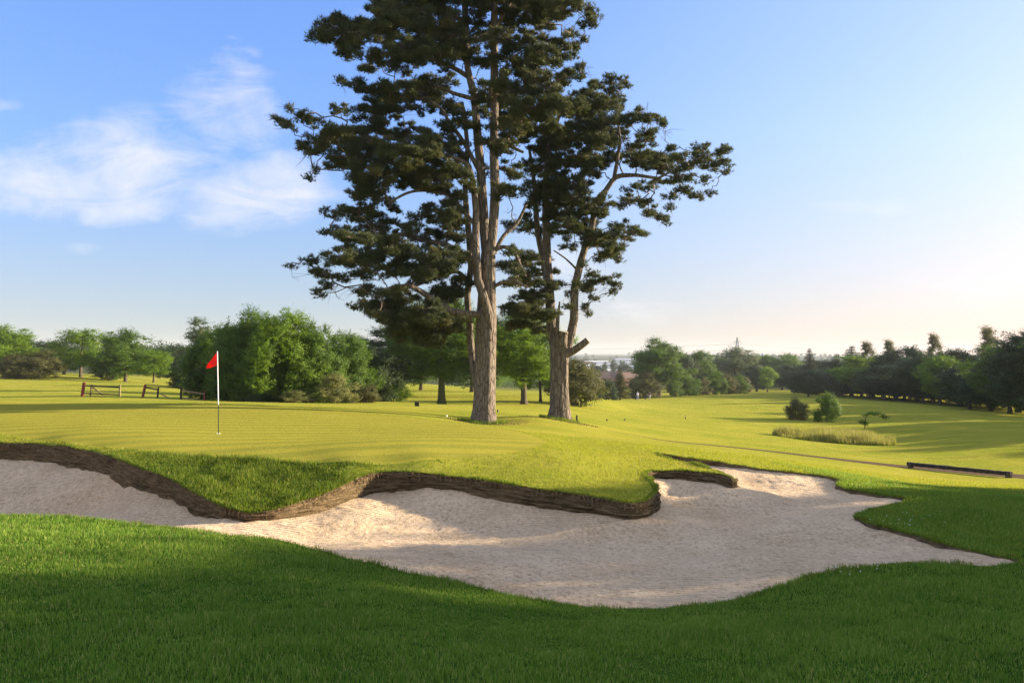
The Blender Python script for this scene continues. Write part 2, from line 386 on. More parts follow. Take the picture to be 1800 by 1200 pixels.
def gz1(x, y): return float(gz(x, y)[0])

SC = [(q[0], q[1], q[3]) for q in outline]
for u, v, z in [(1100,1000,-.93),(900,990,-.90),(1250,1000,-.92),(800,960,-.95),(1300,975,-.93),(1300,925,-1.0),(1100,945,-1.02),(1000,950,-1.0),(880,930,-1.0),(720,935,-.97),(1500,955,-.92),(1650,970,-.84),(1400,885,-1.02),(1480,890,-.98),
                (450,930,-.80),(560,945,-.88),(610,915,-.80),(640,955,-.88),(200,882,-.90),(60,865,-.85),(-100,860,-.85),(330,908,-.80),(1240,905,-1.0),(1180,885,-.93),(1330,862,-1.02),(1380,850,-.95),(1215,870,-.86)]:
    SC.append(tuple(Wz(u, v, z)))
SC = np.array(SC)
stps = TPS(SC, SC[:,2], 1e-3, lambda x, y: np.stack([x, y], -1))
def sz(x, y):
    p = np.stack([x, y, x*0], 1)
    return stps(x, y)+.028*vnoise(p*1.1, 14)+.014*vnoise(p*2.2, 11)+.010*vnoise(p*6, 12)+.006*vnoise(p*15, 13)

def near_side(x, y):
    lim = np.interp(x, [-20,-9,-6,-3,-1.5,0,2,3.6,5,6.8,9,20], [14,12,11.2,10.4,9.6,8.9,8.9,9.7,10.1,10.3,10.6,12])
    return y < lim+.3
# ------------------------------------------------------------------ ground sheets
def build_ground():
    pts = []
    ang = np.concatenate([np.arange(-40, 40, .33), np.arange(40, 320, 5.)])
    r = 1.6; k = 0; rs = []
    while r < 4300:
        rs.append(r); r *= 1.02 if r < 60 else 1.045
    rs = np.array(rs)
    fa = np.arange(-40, 40.01, .33); ca = np.arange(45, 320, 5.)
    A = [np.stack(np.meshgrid(fa, rs), -1).reshape(-1, 2)]
    rc = rs[::3]; A.append(np.stack(np.meshgrid(ca, rc), -1).reshape(-1, 2)); A.append(np.array([[0, 0.01]]))
    A = np.concatenate(A); th = np.radians(A[:,0])
    P = np.stack([np.sin(th)*A[:,1], np.cos(th)*A[:,1]], 1)
    P = P+(rng.random(P.shape)-.5)*.004*np.maximum(1, A[:,1:2])*.5
    # keep clear of the constraint lines
    rings = [OUT, GRN, PTH]
    keep = np.ones(len(P), bool)
    for Rg in rings:
        bb = (P[:,0] > Rg[:,0].min()-1) & (P[:,0] < Rg[:,0].max()+1) & (P[:,1] > Rg[:,1].min()-1) & (P[:,1] < Rg[:,1].max()+1)
        idx = np.where(bb)[0]
        for i in range(0, len(idx), 4000):
            j = idx[i:i+4000]; D = ((P[j][:,None]-Rg[None])**2).sum(2).min(1)
            keep[j[D < .03**2]] = False
    P = P[keep]
    V = [Vector((float(a), float(b))) for a, b in P]; E = []
    zs = [None]*len(V)
    n0 = len(V)
    for Rg in rings:
        s = len(V); V += [Vector((float(a), float(b))) for a, b in Rg]
        E += [(s+i, s+(i+1) % len(Rg)) for i in range(len(Rg))]
    vo, eo, fo, ov, oe, of = delaunay_2d_cdt(V, E, [], 0, 1e-5)
    X = np.array([[v.x, v.y] for v in vo]); Fc = np.array([f for f in fo if len(f) == 3])
    Z = gz(X[:,0], X[:,1])
    # exact heights on the bunker lip
    for i, o_ in enumerate(ov):
        for q in o_:
            if n0 <= q < n0+len(OUT): Z[i] = OUT4[q-n0, 2]
    cx = X[Fc].mean(1); ib = inpoly(cx[:,0], cx[:,1], OUT); ig = inpoly(cx[:,0], cx[:,1], GRN); ip = inpoly(cx[:,0], cx[:,1], PTH)
    V3 = np.c_[X, Z]
    def part(name, mask, mat):
        f = Fc[mask]; us, inv = np.unique(f, return_inverse=True)
        return mk(name, V3[us], inv.reshape(-1, 3), mat, None, True)
    # orient upward
    a = V3[Fc[:,1]]-V3[Fc[:,0]]; b = V3[Fc[:,2]]-V3[Fc[:,0]]; fl = np.cross(a, b)[:,2] < 0
    Fc[fl] = Fc[fl][:, ::-1]
    ro = near_side(cx[:,0], cx[:,1]) & (cx[:,1] > 2) & (np.abs(cx[:,0]) < 14)
    ro |= (cx[:,0] > 4.8) & (cx[:,1] > 9) & (cx[:,1] < 20.5+1.5*vnoise(np.c_[cx*.6, cx[:,0]*0], 44)) & (cx[:,0] < 17) & ((cx[:,0] > 7.2) | (cx[:,1] < 15.2))
    ro |= (cx[:,0] > -8.3) & (cx[:,0] < -3.2) & (cx[:,1] > 12.8) & (cx[:,1] < 15.9) & ~ig
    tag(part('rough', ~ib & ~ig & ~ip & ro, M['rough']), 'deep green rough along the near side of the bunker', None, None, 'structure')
    ip = ip | ro
    tag(part('ground', ~ib & ~ig & ~ip, M['turf']), 'mown yellow green fairway turf rolling down to the far trees', None, None, 'structure')
    tag(part('putting_green', ig & ~ib, M['green']), 'smooth pale putting green around the flag', None, None, 'structure')
    tag(part('path', ip & ~ro & ~ib & ~ig, M['chip']), 'narrow brown wood chip path running to the timber beam', None, None, 'structure')
build_ground()

def build_sand():
    x0, x1, y0, y1 = OUT[:,0].min(), OUT[:,0].max(), OUT[:,1].min(), OUT[:,1].max(); s = .055
    gx, gy = np.meshgrid(np.arange(x0, x1, s), np.arange(y0, y1, s)); P = np.stack([gx.ravel(), gy.ravel()], 1)
    # sand runs a few centimetres in under the turf edge
    T = np.roll(OUT, -1, 0)-np.roll(OUT, 1, 0); T /= np.linalg.norm(T, axis=1)[:,None]; N = np.stack([T[:,1], -T[:,0]], 1)
    c = inpoly(OUT[:,0]+N[:,0]*.02, OUT[:,1]+N[:,1]*.02, OUT)
    if c.mean() > .5: N = -N
    OX = OUT+N*.10
    m_ = inpoly(P[:,0], P[:,1], OUT); P = P[m_]
    V = [Vector((float(a), float(b))) for a, b in P]; n0 = len(V); sub = OUT
    V += [Vector((float(a), float(b))) for a, b in sub]
    E = [(n0+i, n0+(i+1) % len(sub)) for i in range(len(sub))]
    vo, eo, fo, ov, oe, of = delaunay_2d_cdt(V, E, [], 1, 1e-5)
    X = np.array([[v.x, v.y] for v in vo]); Fc = np.array([f for f in fo if len(f) == 3])
    Z = sz(X[:,0], X[:,1])
    a = X[Fc[:,1]]-X[Fc[:,0]]; b = X[Fc[:,2]]-X[Fc[:,0]]; fl = a[:,0]*b[:,1]-a[:,1]*b[:,0] < 0; Fc[fl] = Fc[fl][:, ::-1]
    tag(mk('bunker_sand', np.c_[X, Z], Fc, M['sand'], None, True), 'pale raked sand of the large bunker', None, None, 'structure')
    # sod walls: layered strip from the turf lip down into the sand
    def wall(name, i0, i1, label, cat, rows, amp, kind=None):
        idx = np.arange(i0, i1+1) % len(OUT4) if i1 > i0 else np.concatenate([np.arange(i0, len(OUT4)), np.arange(0, i1+1)])
        n = len(idx); top = OUT4[idx]; nrm = -N[idx]      # inward (towards the sand)
        Vv = []
        for r in range(rows):
            f = r/(rows-1)
            zt = top[:,2]; zb = np.minimum(top[:,3], sz(top[:,0]+nrm[:,0]*.1, top[:,1]+nrm[:,1]*.1))-.03
            z = zt*(1-f)+zb*f
            off = (.05*f+amp*fbm(np.c_[top[:,0]*3, top[:,1]*3, np.full(n, r*.9)], 21, 4)*1.0+amp*.35*(hash3(np.array([r]), np.array([3]), np.array([5]))[0]-.5))*(1 if 0 < r else 0)
            if r == 0: off = np.zeros(n)
            Vv.append(np.c_[top[:,0]+nrm[:,0]*off, top[:,1]+nrm[:,1]*off, z])
        Vv = np.concatenate(Vv)
        ii = np.arange(n-1); Fs = []
        for r in range(rows-1):
            Fs.append(np.stack([r*n+ii, r*n+ii+1, (r+1)*n+ii+1, (r+1)*n+ii], 1))
        o = mk(name, Vv, np.concatenate(Fs), M['sod'], None, False)
        return tag(o, label, cat, None, kind)
    k10 = ring_index(10); kfin = ring_index(n_wall-1); kb0 = ring_index(n_back0-1); kb1 = ring_index(n_back0+4)
    k14 = 0
    wall('sod_wall', 0, k10, 'dark stacked sod wall curving along the left arm of the bunker below the flag', 'bunker wall', 16, .045)
    wall('sod_wall', k10, kfin, 'long layered sod wall behind the main sand, wrapping round the turf nose', 'bunker wall', 16, .045)
    wall('sod_wall', kfin, kb1, 'short broken soil lip behind the turf finger at the back of the bunker', 'bunker wall', 8, .02)
    wall('turf_edge', kb1, len(OUT4)-1, 'low cut turf edge along the near and far side of the sand', None, 4, .012, 'structure')
    return N
OUTN = build_sand()

# ------------------------------------------------------------------ grass blades (numpy built)
def blades(name, x, y, z, h, w, mat, label, lean=.35, nrm=None, seeds=False, kind='stuff', wind=(0,0)):
    n = len(x); a = rng.random(n)*6.283; wx = np.cos(a)*w*.5; wy = np.sin(a)*w*.5
    la = rng.random(n)*6.283; lm = lean*h*rng.random(n); lx = np.cos(la)*lm+wind[0]*h; ly = np.sin(la)*lm+wind[1]*h
    if nrm is not None: lx = lx+nrm[:,0]; ly = ly+nrm[:,1]
    zc = z-.01
    V = np.empty((n, 5, 3))
    V[:,0] = np.c_[x-wx, y-wy, zc]; V[:,1] = np.c_[x+wx, y+wy, zc]
    V[:,2] = np.c_[x-wx*.8+lx*.35, y-wy*.8+ly*.35, z+h*.55]; V[:,3] = np.c_[x+wx*.8+lx*.35, y+wy*.8+ly*.35, z+h*.55]
    V[:,4] = np.c_[x+lx, y+ly, z+h*(1-.3*np.minimum(1, (lx*lx+ly*ly)/(h*h+1e-9)))]
    b = np.arange(n)*5
    q = np.stack([b, b+1, b+3, b+2], 1); t3 = np.stack([b+2, b+3, b+4], 1)
    r = np.repeat(rng.random(n), 5)
    o = mk(name, V.reshape(-1,3), [q, t3], mat, None, False, {'rnd': r})
    return tag(o, label, None, None, kind)

def scatter(x0, x1, y0, y1, dens, fn=None):
    n = int((x1-x0)*(y1-y0)*dens); x = rng.uniform(x0, x1, n); y = rng.uniform(y0, y1, n)
    k = np.abs(x) < .72*y+3.4
    x = x[k]; y = y[k]
    if fn is not None:
        p = fn(x, y); k = rng.random(len(x)) < p; x = x[k]; y = y[k]
    k = ~inpoly(x, y, OUT); return x[k], y[k]
def near_side(x, y):
    """foreground bank, this side of the bunker"""
    lim = np.interp(x, [-20,-9,-6,-3,-1.5,0,2,3.6,5,6.8,9,20], [14,12,11.2,10.4,9.6,8.9,8.9,9.7,10.1,10.3,10.6,12])
    return y < lim+.3
def fg():
    dfun = lambda x, y: near_side(x, y)*np.clip(1.35-(y-4)/9., .45, 1)
    x, y = scatter(-12, 12, 2.4, 12.8, 3600, dfun)
    p = np.c_[x, y, x*0]; cl = vnoise(p*3.2, 31); cl2 = vnoise(p*.6, 32)
    h = (.032+.022*rng.random(len(x))**1.5)*(1+.5*cl+.35*cl2+.35*vnoise(p*9, 30))
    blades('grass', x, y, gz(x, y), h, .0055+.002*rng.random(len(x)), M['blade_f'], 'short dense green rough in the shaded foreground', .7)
fg()
def bank():
    G2 = GRN
    def f(x, y):
        inb = (x > -9.5) & (x < -1.8) & (y > 12.9) & (y < 17.2)
        return inb*~inpoly(x, y, G2)
    x, y = scatter(-9.5, -1.8, 12.9, 17.3, 3000, f)
    u = x/y*F+900
    cut = np.interp(u, [150,250,380,430,520,600,660,700], [0,.35,1,1,1,.8,.25,0])
    k = rng.random(len(x)) < .2+.8*cut; x = x[k]; y = y[k]; cut = cut[k]
    cl = vnoise(np.c_[x*3, y*3, x*0], 33)
    h = (.03+.075*cut*rng.random(len(x)))*(1+.6*cl)
    blades('grass', x, y, gz(x, y), h, .010, M['blade_r'], 'tufty long rough on the bank between the green and the sand', .6)
    # mown banks, nose, finger and right shoulder
    def g(x, y): return ~inpoly(x, y, G2)*(~near_side(x, y))*(~((x < -1.8) & (x > -8) & (y > 14.2) & (y < 16)))*np.clip(1.5-(y-12)/14., .25, 1)
    x, y = scatter(-14, 17, 9.5, 26, 620, g)
    cl = vnoise(np.c_[x*2, y*2, x*0], 34)
    blades('grass', x, y, gz(x, y), (.022+.018*rng.random(len(x)))*(1+.3*cl), .012, M['blade_s'], 'short mown fringe grass around the far side of the bunker', .7)
    # right shoulder, longer and deeper green
    def s(x, y): return (y > 10.2)*(x > 4.8)*(~near_side(x, y-.2))*np.clip((22.5-y+vnoise(np.c_[x*.6, y*.6, x*0], 44)*1.5)/5., 0, 1)*((x > 7.2) | (y < 15.2))*np.clip(1.4-(y-10)/10., .35, 1)
    x, y = scatter(4.8, 17, 10.2, 23, 1900, s)
    h = (.04+.03*rng.random(len(x)))*(1+.4*vnoise(np.c_[x*3, y*3, x*0], 35))
    blades('grass', x, y, gz(x, y), h, .008, M['blade_f'], 'deep green rough on the shoulder at the right end of the sand', .6)
bank()
def fringe():
    n = 34000; i = rng.integers(0, len(OUT4), n); j = (i+1) % len(OUT4); f = rng.random(n)[:,None]
    P = OUT4[i]*(1-f)+OUT4[j]*f; N = -OUTN[i]
    off = rng.uniform(-.10, .012, n)
    x = P[:,0]+N[:,0]*off; y = P[:,1]+N[:,1]*off; z = P[:,2]-.004
    near = near_side(x, y); cl = .45+.9*np.maximum(0, vnoise(np.c_[x*3, y*3, x*0], 36)+.3)+.5*np.maximum(0, vnoise(np.c_[x*11, y*11, x*0], 39))
    h = np.where(near, .055, .05)*(.5+.8*rng.random(n))*cl
    hang = (rng.random(n)**1.5*np.where(near, .05, .085)*cl)[:,None]*N
    blades('grass', x, y, z, h, np.where(near, .006, .009), M['blade_r'], 'ragged grass fringe hanging over the lip of the bunker', .6, nrm=hang)
fringe()
def roots():
    n = 15000; kf = ring_index(n_back0+4); i = rng.integers(0, kf, n); P = OUT4[i]; N = -OUTN[i]
    cl = vnoise(np.c_[P[:,0]*2.6, P[:,1]*2.6, P[:,0]*0], 37)+.5*vnoise(np.c_[P[:,0]*9, P[:,1]*9, P[:,0]*0], 38)
    k = rng.random(n) < np.clip(.30+.8*cl, .08, 1); P = P[k]; N = N[k]; cl = cl[k]; n = len(P)
    f = rng.random(n); hgt = P[:,2]-P[:,3]; z = P[:,2]-f*f*hgt*.55; off = .02+.05*rng.random(n)
    ln = (.025+.06*rng.random(n))*(.6+.6*np.clip(cl, 0, 1)); a = rng.normal(size=(n,3))*.85
    B_ = np.c_[P[:,0]+N[:,0]*off, P[:,1]+N[:,1]*off, z]; D = np.c_[N*.35, -np.ones(n)]+a; D /= np.linalg.norm(D, axis=1)[:,None]
    sd_ = np.cross(D, np.c_[N, np.zeros(n)]); sd_ /= np.linalg.norm(sd_, axis=1)[:,None]+1e-9; w_ = (.004+.005*rng.random(n))[:,None]
    V = np.stack([B_-sd_*w_, B_+sd_*w_, B_+D*ln[:,None]], 1).reshape(-1,3); q = np.arange(n)*3
    tag(mk('dry_roots', V, np.stack([q, q+1, q+2], 1), M['root'], None, False, {'rnd': np.repeat(rng.random(n), 3)}), 'dry roots and dead turf hanging down the sod walls', None, None, 'stuff')
roots()
def collar():
    # slightly taller ring of grass where the green meets the fringe
    n = 7000; i = rng.integers(0, len(GRN), n); f = rng.random(n)[:,None]; P = GRN[i]*(1-f)+GRN[(i+1) % len(GRN)]*f
    c0 = GRN.mean(0); o_ = P-c0; o_ /= np.linalg.norm(o_, axis=1)[:,None]; P = P+o_*(.02+.10*rng.random(n))[:,None]
    k = (P[:,1] > 20) & (P[:,0] > -13); P = P[k]; n = len(P)
    blades('collar_grass', P[:,0], P[:,1], gz(P[:,0], P[:,1]), .022+.018*rng.random(n), .012, M['blade_s'], 'thin darker collar of grass tracing the far rim of the green', .4)
collar()
def tallgrass():
    L = [W(1357,764,56), W(1420,752,62), W(1480,751,63), W(1545,756,61), W(1574,776,52), W(1560,783,50), W(1480,781,50.5), W(1400,773,53)]
    poly = catmull(np.array(L)[:, :2], .5, True)
    n = 60000; x = rng.uniform(poly[:,0].min(), poly[:,0].max(), n); y = rng.uniform(poly[:,1].min(), poly[:,1].max(), n)
    k = inpoly(x, y, poly); x = x[k]; y = y[k]; n = len(x)
    cl = vnoise(np.c_[x*1.1, y*1.1, x*0], 41)
    # thins out and drops in height towards its edges
    de = np.sqrt(((np.c_[x, y][:,None]-poly[None])**2).sum(2).min(1)); ed_ = np.clip(de/1.6+.35*cl, .12, 1); k = rng.random(n) < .25+.75*ed_; x = x[k]; y = y[k]; cl = cl[k]; ed_ = ed_[k]; n = len(x)
    h = (.32+.50*rng.random(n)**1.4)*(1+.35*cl)*(.5+.6*ed_)
    blades('tall_grass', x, y, gz(x, y), h, .022, M['blade_t'], 'patch of tall unmown straw coloured grass on the fairway', .4)
    # grass under them, greener
    k = rng.random(n) < .5; blades('tall_grass', x[k], y[k], gz(x[k], y[k]), h[k]*.55, .03, M['blade_s'], 'green undergrowth within the patch of tall grass', .5)
tallgrass()

# ------------------------------------------------------------------ tubes and trees
def tube(P, r, ns=8, bark=0., seed=0, flutes=0, capend=False, raw=False):
    P = np.asarray(P, float); n = len(P); r = np.asarray(r, float)
    T = np.gradient(P, axis=0); T /= np.linalg.norm(T, axis=1)[:,None]+1e-9
    ref = np.array([0.,0,1]) if abs(T[:,2]).mean() < .6 else np.array([0.,1,0])
    A = np.cross(T, ref); A /= np.linalg.norm(A, axis=1)[:,None]+1e-9; B = np.cross(T, A)
    th = np.arange(ns)/ns*2*np.pi
    ring = A[:,None]*np.cos(th)[None,:,None]+B[:,None]*np.sin(th)[None,:,None]
    rr = np.repeat(r[:,None], ns, 1)
    L = np.concatenate([[0], np.cumsum(np.linalg.norm(np.diff(P, axis=0), axis=1))])
    if bark > 0:
        q = np.c_[(np.cos(th)[None]*rr*9).ravel(), (np.sin(th)[None]*rr*9).ravel(), np.repeat(L*1.3, ns)]
        ridge = 1-np.abs(vnoise(q, 50+seed))*2
        rr = rr+bark*ridge.reshape(rr.shape)+bark*.5*vnoise(q*2.3, 60+seed).reshape(rr.shape)
        if flutes:
            q2 = np.c_[(np.cos(th)[None]*1.6+0*rr).ravel(), (np.sin(th)[None]*1.6+0*rr).ravel(), np.repeat(L*.12, ns)]
            rr = rr*(1+.16*vnoise(q2*1.4, 70+seed).reshape(rr.shape))
    V = (P[:,None]+ring*rr[:,:,None]).reshape(-1,3)
    i = np.arange(n-1)[:,None]*ns; j = np.arange(ns)[None]; j2 = (j+1) % ns
    Fq = np.stack([i+j, i+j2, i+ns+j2, i+ns+j], -1).reshape(-1,4)
    tri = np.zeros((0,3), int)
    if capend:
        V = np.concatenate([V, P[-1:]+T[-1:]*r[-1]*.05]); c = len(V)-1; b = (n-1)*ns; k = np.arange(ns)
        tri = np.stack([b+k, b+(k+1) % ns, np.full(ns, c)], 1)
    return V, Fq, tri
class Acc:
    def __init__(s): s.V = []; s.Q = []; s.T = []; s.n = 0
    def add(s, v, q=None, t=None):
        if q is not None and len(q): s.Q.append(np.asarray(q)+s.n)
        if t is not None and len(t): s.T.append(np.asarray(t)+s.n)
        s.V.append(v); s.n += len(v)
    def tube(s, P, r, ns=6, **k):
        s.add(*tube(P, r, ns, **k))
    def box(s, c, sx, sy, sz_, rot=None):
        v = np.array([[a, b, d] for a in (-.5,.5) for b in (-.5,.5) for d in (-.5,.5)])*[sx, sy, sz_]
        if rot is not None: v = v@np.array(rot).T
        s.add(v+np.asarray(c), np.array([[0,1,3,2],[4,6,7,5],[0,4,5,1],[2,3,7,6],[0,2,6,4],[1,5,7,3]]))
    def build(s, name, mat, parent=None, smooth=False, attrs=None):
        fs = []
        if s.Q: fs.append(np.concatenate(s.Q))
        if s.T: fs.append(np.concatenate(s.T))
        return mk(name, np.concatenate(s.V), fs, mat, parent, smooth, attrs)

class Skeleton:
    """grows branches from given stems to a set of foliage targets; radii follow what each branch carries"""
    def __init__(s): s.P = []; s.par = []; s.len = []; s.fix = []
    def stem(s, pts, rad):
        prev = -1
        for p, r in zip(pts, rad):
            s.P.append(np.array(p)); s.par.append(prev); s.len.append(0 if prev < 0 else 0); s.fix.append(r); prev = len(s.P)-1
    def grow(s, targets, k_len=.35, arch=.12, wob=.06, segs=5, up=.3):
        n0 = len(s.P); ends = []
        P0 = np.array(s.P)
        order = np.argsort([np.min(np.linalg.norm(P0-t_, axis=1)) for t_ in targets]); res = [None]*len(targets)
        cap = n0+len(targets)*segs+5; PP = np.zeros((cap, 3)); PP[:n0] = P0; LL = np.zeros(cap); n = n0
        for oi in order:
            tq = np.asarray(targets[oi]); d = np.linalg.norm(PP[:n]-tq, axis=1)
            pen = np.maximum(0, PP[:n,2]-tq[2])*up*2
            b = int(np.argmin(d+k_len*LL[:n]+pen)); a = PP[b]; L = d[b]
            last = b
            for k in range(1, segs+1):
                f = k/segs; q = a*(1-f)+tq*f; q[2] += arch*L*math.sin(math.pi*f)*(1 if k < segs else 0)
                if k < segs: q = q+rng.normal(size=3)*wob*L*.5
                PP[n] = q; LL[n] = LL[last]+L/segs; s.P.append(q.copy()); s.par.append(last); s.fix.append(None); last = n; n += 1
            res[oi] = last
        s.n0 = n0; return res
    def radii(s, tip, p=2.3):
        n = len(s.P); w = np.zeros(n); ch = [0]*n
        for i in range(s.n0, n): ch[s.par[i]] += 1
        for i in range(n-1, s.n0-1, -1):
            if ch[i] == 0: w[i] += tip**p
            if s.par[i] >= s.n0: w[s.par[i]] += w[i]
        return w**(1/p)
    def mesh(s, acc, tip=.012, ns=5, rmax=1., p=2.3):
        r = np.minimum(s.radii(tip, p), rmax); n = len(s.P); kids = {}
        for i in range(s.n0, n): kids.setdefault(s.par[i], []).append(i)
        stack = []
        for i in range(s.n0):
            for k in kids.get(i, []): stack.append((i, k))
        while stack:
            a, k = stack.pop(); ch = [s.P[a], s.P[k]]; rr = [r[k]*1.15, r[k]]; c = k
            while c in kids:
                ks = sorted(kids[c], key=lambda q: -r[q])
                for o_ in ks[1:]: stack.append((c, o_))
                c = ks[0]; ch.append(s.P[c]); rr.append(r[c])
            P = np.array(ch)
            acc.tube(P, np.array(rr), ns if rr[0] < .06 else ns+3, bark=.006 if rr[0] > .05 else 0)

def rand_dirs(n):
    v = rng.normal(size=(n,3)); return v/np.linalg.norm(v, axis=1)[:,None]
def leaf_quads(C_, nrm, size, r):
    """small pointed leaf sprays: a bent kite each"""
    n = len(C_); a = rand_dirs(n); t_ = np.cross(nrm, a); t_ /= np.linalg.norm(t_, axis=1)[:,None]+1e-9; b = np.cross(nrm, t_)
    s = size[:,None]
    V = np.stack([C_-t_*s*.5, C_+b*s*.32-nrm*s*.08, C_+t_*s*.6, C_-b*s*.32-nrm*s*.08], 1).reshape(-1,3)
    i = np.arange(n)*4
    return V, np.stack([i, i+1, i+2, i+3], 1), np.repeat(r, 4)

def deciduous(seed, H=10., R=4., hb=2., nclump=60, nleaf=22000, leaf=.16, trunk_r=.25, shape='round', nstem=1, spread=.9, clump_r=.18, lean=0.):
    """returns (trunk mesh, crown mesh) of a tree of height H"""
    global rng
    keep = rng; rng = np.random.default_rng(seed)
    cz = (H+hb)/2; hz = (H-hb)/2
    def prof(z):
        az = abs(z); f = (z+1)/2
        if shape == 'round': return math.sqrt(max(0, 1-az**2.3))
        if shape == 'column': return .85*math.sqrt(max(0, 1-az**3))
        if shape == 'dome': return math.sqrt(max(0, 1-f**2.4))*(.72+.28*min(1, f*3))
        if shape == 'oak': return math.sqrt(max(0, 1-az**2.6))*(1+.16*math.sin(f*8+seed))
        return math.sqrt(max(0, 1-f**2.8))*(.85+.15*min(1, f*4))      # bush: full down to the ground
    T = []; tries = 0
    while len(T) < nclump and tries < 60000:
        tries += 1
        z = rng.uniform(-1, 1); w = prof(z)
        if rng.random() > w*w+.05: continue
        a = rng.random()*6.283; rr_ = rng.random()**.38
        jitter = 1+.16*math.sin(3*a+seed)+.10*math.sin(5*a+z*4+seed*2)+.08*math.sin(9*z+seed)
        q = np.array([math.cos(a)*R*w*jitter*rr_*.9, math.sin(a)*R*w*jitter*rr_*.9, cz+z*hz*.93*(1+.05*math.sin(4*a))])
        if T and min(np.linalg.norm((np.array(T)-q)/np.array([1,1,.8]), axis=1)) < clump_r*R*.55 and rng.random() < .85: continue
        T.append(q)
    T = np.array(T)
    sk = Skeleton(); stems = Acc()
    for k in range(nstem):
        a = rng.random()*6.28; off = 0 if nstem == 1 else .12*R
        top = hb+(H-hb)*.72; z = np.linspace(-.2, top, 12); f = np.clip(z/top, 0, 1)
        px = math.cos(a)*off*(1+2.5*f)+.05*H*.3*np.sin(f*3+seed)*f+lean*f*f*H; py = math.sin(a)*off*(1+2.5*f)+.05*H*.3*np.cos(f*2.5+seed)*f
        P = np.c_[px, py, z]; rr = trunk_r*(1-.8*f)*(1+.5*np.exp(-np.maximum(z, 0)/(.25)))
        Ps = catmull(P, .3); rs = np.interp(Ps[:,2], z, rr)
        stems.tube(Ps, rs, 10, bark=.02*trunk_r/.25, seed=seed)
        lo = P[:,2] > hb*.55
        sk.stem(P[lo], rr[lo])
    sk.grow(T, .3, .05, .10, 4)
    sk.mesh(stems, tip=.018*H/10, ns=4, rmax=trunk_r*.6)
    # leaves: around clumps, thicker on the outside
    cr = clump_r*R*(.7+.7*rng.random(len(T)))
    wt = cr**2; idx = rng.choice(len(T), nleaf, p=wt/wt.sum())
    # sprigs sit on the clumps, leaves crowd along each sprig
    nsp = max(40, nleaf//16); ci = rng.choice(len(T), nsp, p=wt/wt.sum()); ds = rand_dirs(nsp)
    S_ = T[ci]+ds*(rng.random(nsp)**.33*cr[ci]*1.08)[:,None]*np.array([1.15,1.15,.85])
    po = rng.random(nsp) < .10; S_[po] += (ds*[1,1,.5]+[0,0,.35])[po]*(cr[ci][po]*.5*rng.random(po.sum()))[:,None]
    si = rng.integers(0, nsp, nleaf); idx = ci[si]; ax = ds[si]*[1,1,.6]+[0,0,.25]
    tt_ = rng.normal(size=nleaf)*leaf*1.5
    L = S_[si]+ax*tt_[:,None]+rng.normal(size=(nleaf,3))*leaf*np.array([.75,.75,.5]); d = ds[si]; L[:,2] = np.maximum(L[:,2], .03)
    c0 = np.array([0,0,cz]); out = (L-c0); out /= np.linalg.norm(out, axis=1)[:,None]+1e-9
    nrm = d*.7+out*.4+rand_dirs(nleaf)*.7+[0,0,.3]; nrm /= np.linalg.norm(nrm, axis=1)[:,None]
    V, Q, rn = leaf_quads(L, nrm, leaf*(.6+.8*rng.random(nleaf)), np.clip(rng.random(nleaf)*.4+.35*rng.random(len(T))[idx]+.25*rng.random(nsp)[si], 0, 1))
    to = stems.build('trunk', M['bark'], None, True); co = mk('crown', V, Q, M['l_mid'], None, False, {'rnd': rn})
    tm, cm = to.data, co.data; bpy.data.objects.remove(to); bpy.data.objects.remove(co)
    rng = keep
    return tm, cm

def spruce(seed, H=12., R=2.6, nleaf=16000):
    global rng
    keep = rng; rng = np.random.default_rng(seed)
    acc = Acc(); z = np.linspace(-.2, H, 14); acc.tube(np.c_[z*0, z*0, z], .2*(1-z/H*.95)+.01, 8, bark=.01)
    L = []; N_ = []
    tiers = np.linspace(.10*H, H*.985, 30)
    for zt in tiers:
        rr = R*(1-zt/H)**.8*(.8+.35*rng.random())+.1
        nb = 9 if rr > .6 else 5
        for k in range(nb):
            a = rng.random()*6.28; ln = rr*(.75+.35*rng.random()); e = np.array([math.cos(a)*ln, math.sin(a)*ln, zt-.18*ln+.1])
            acc.tube(np.array([[0,0,zt],[e[0]*.5,e[1]*.5,zt+.02*ln],e]), [.03,.02,.008], 4)
            m_ = int(nleaf/len(tiers)/nb*(rr/R*1.5+.3)); f = rng.random(m_)**.7
            q = np.array([0,0,zt])*(1-f[:,None])+e*f[:,None]+rng.normal(size=(m_,3))*np.array([.22,.22,.09])*(ln*.6+.15)
            L.append(q); N_.append(np.tile([0,0,1.], (m_,1))+rng.normal(size=(m_,3))*.6)
    L = np.concatenate(L); N_ = np.concatenate(N_); N_ /= np.linalg.norm(N_, axis=1)[:,None]
    V, Q, rn = leaf_quads(L, N_, .22*(.6+.8*rng.random(len(L))), rng.random(len(L)))
    to = acc.build('trunk', M['bark'], None, True); co = mk('crown', V, Q, M['l_spruce'], None, False, {'rnd': rn})
    tm, cm = to.data, co.data; bpy.data.objects.remove(to); bpy.data.objects.remove(co)
    rng = keep; return tm, cm

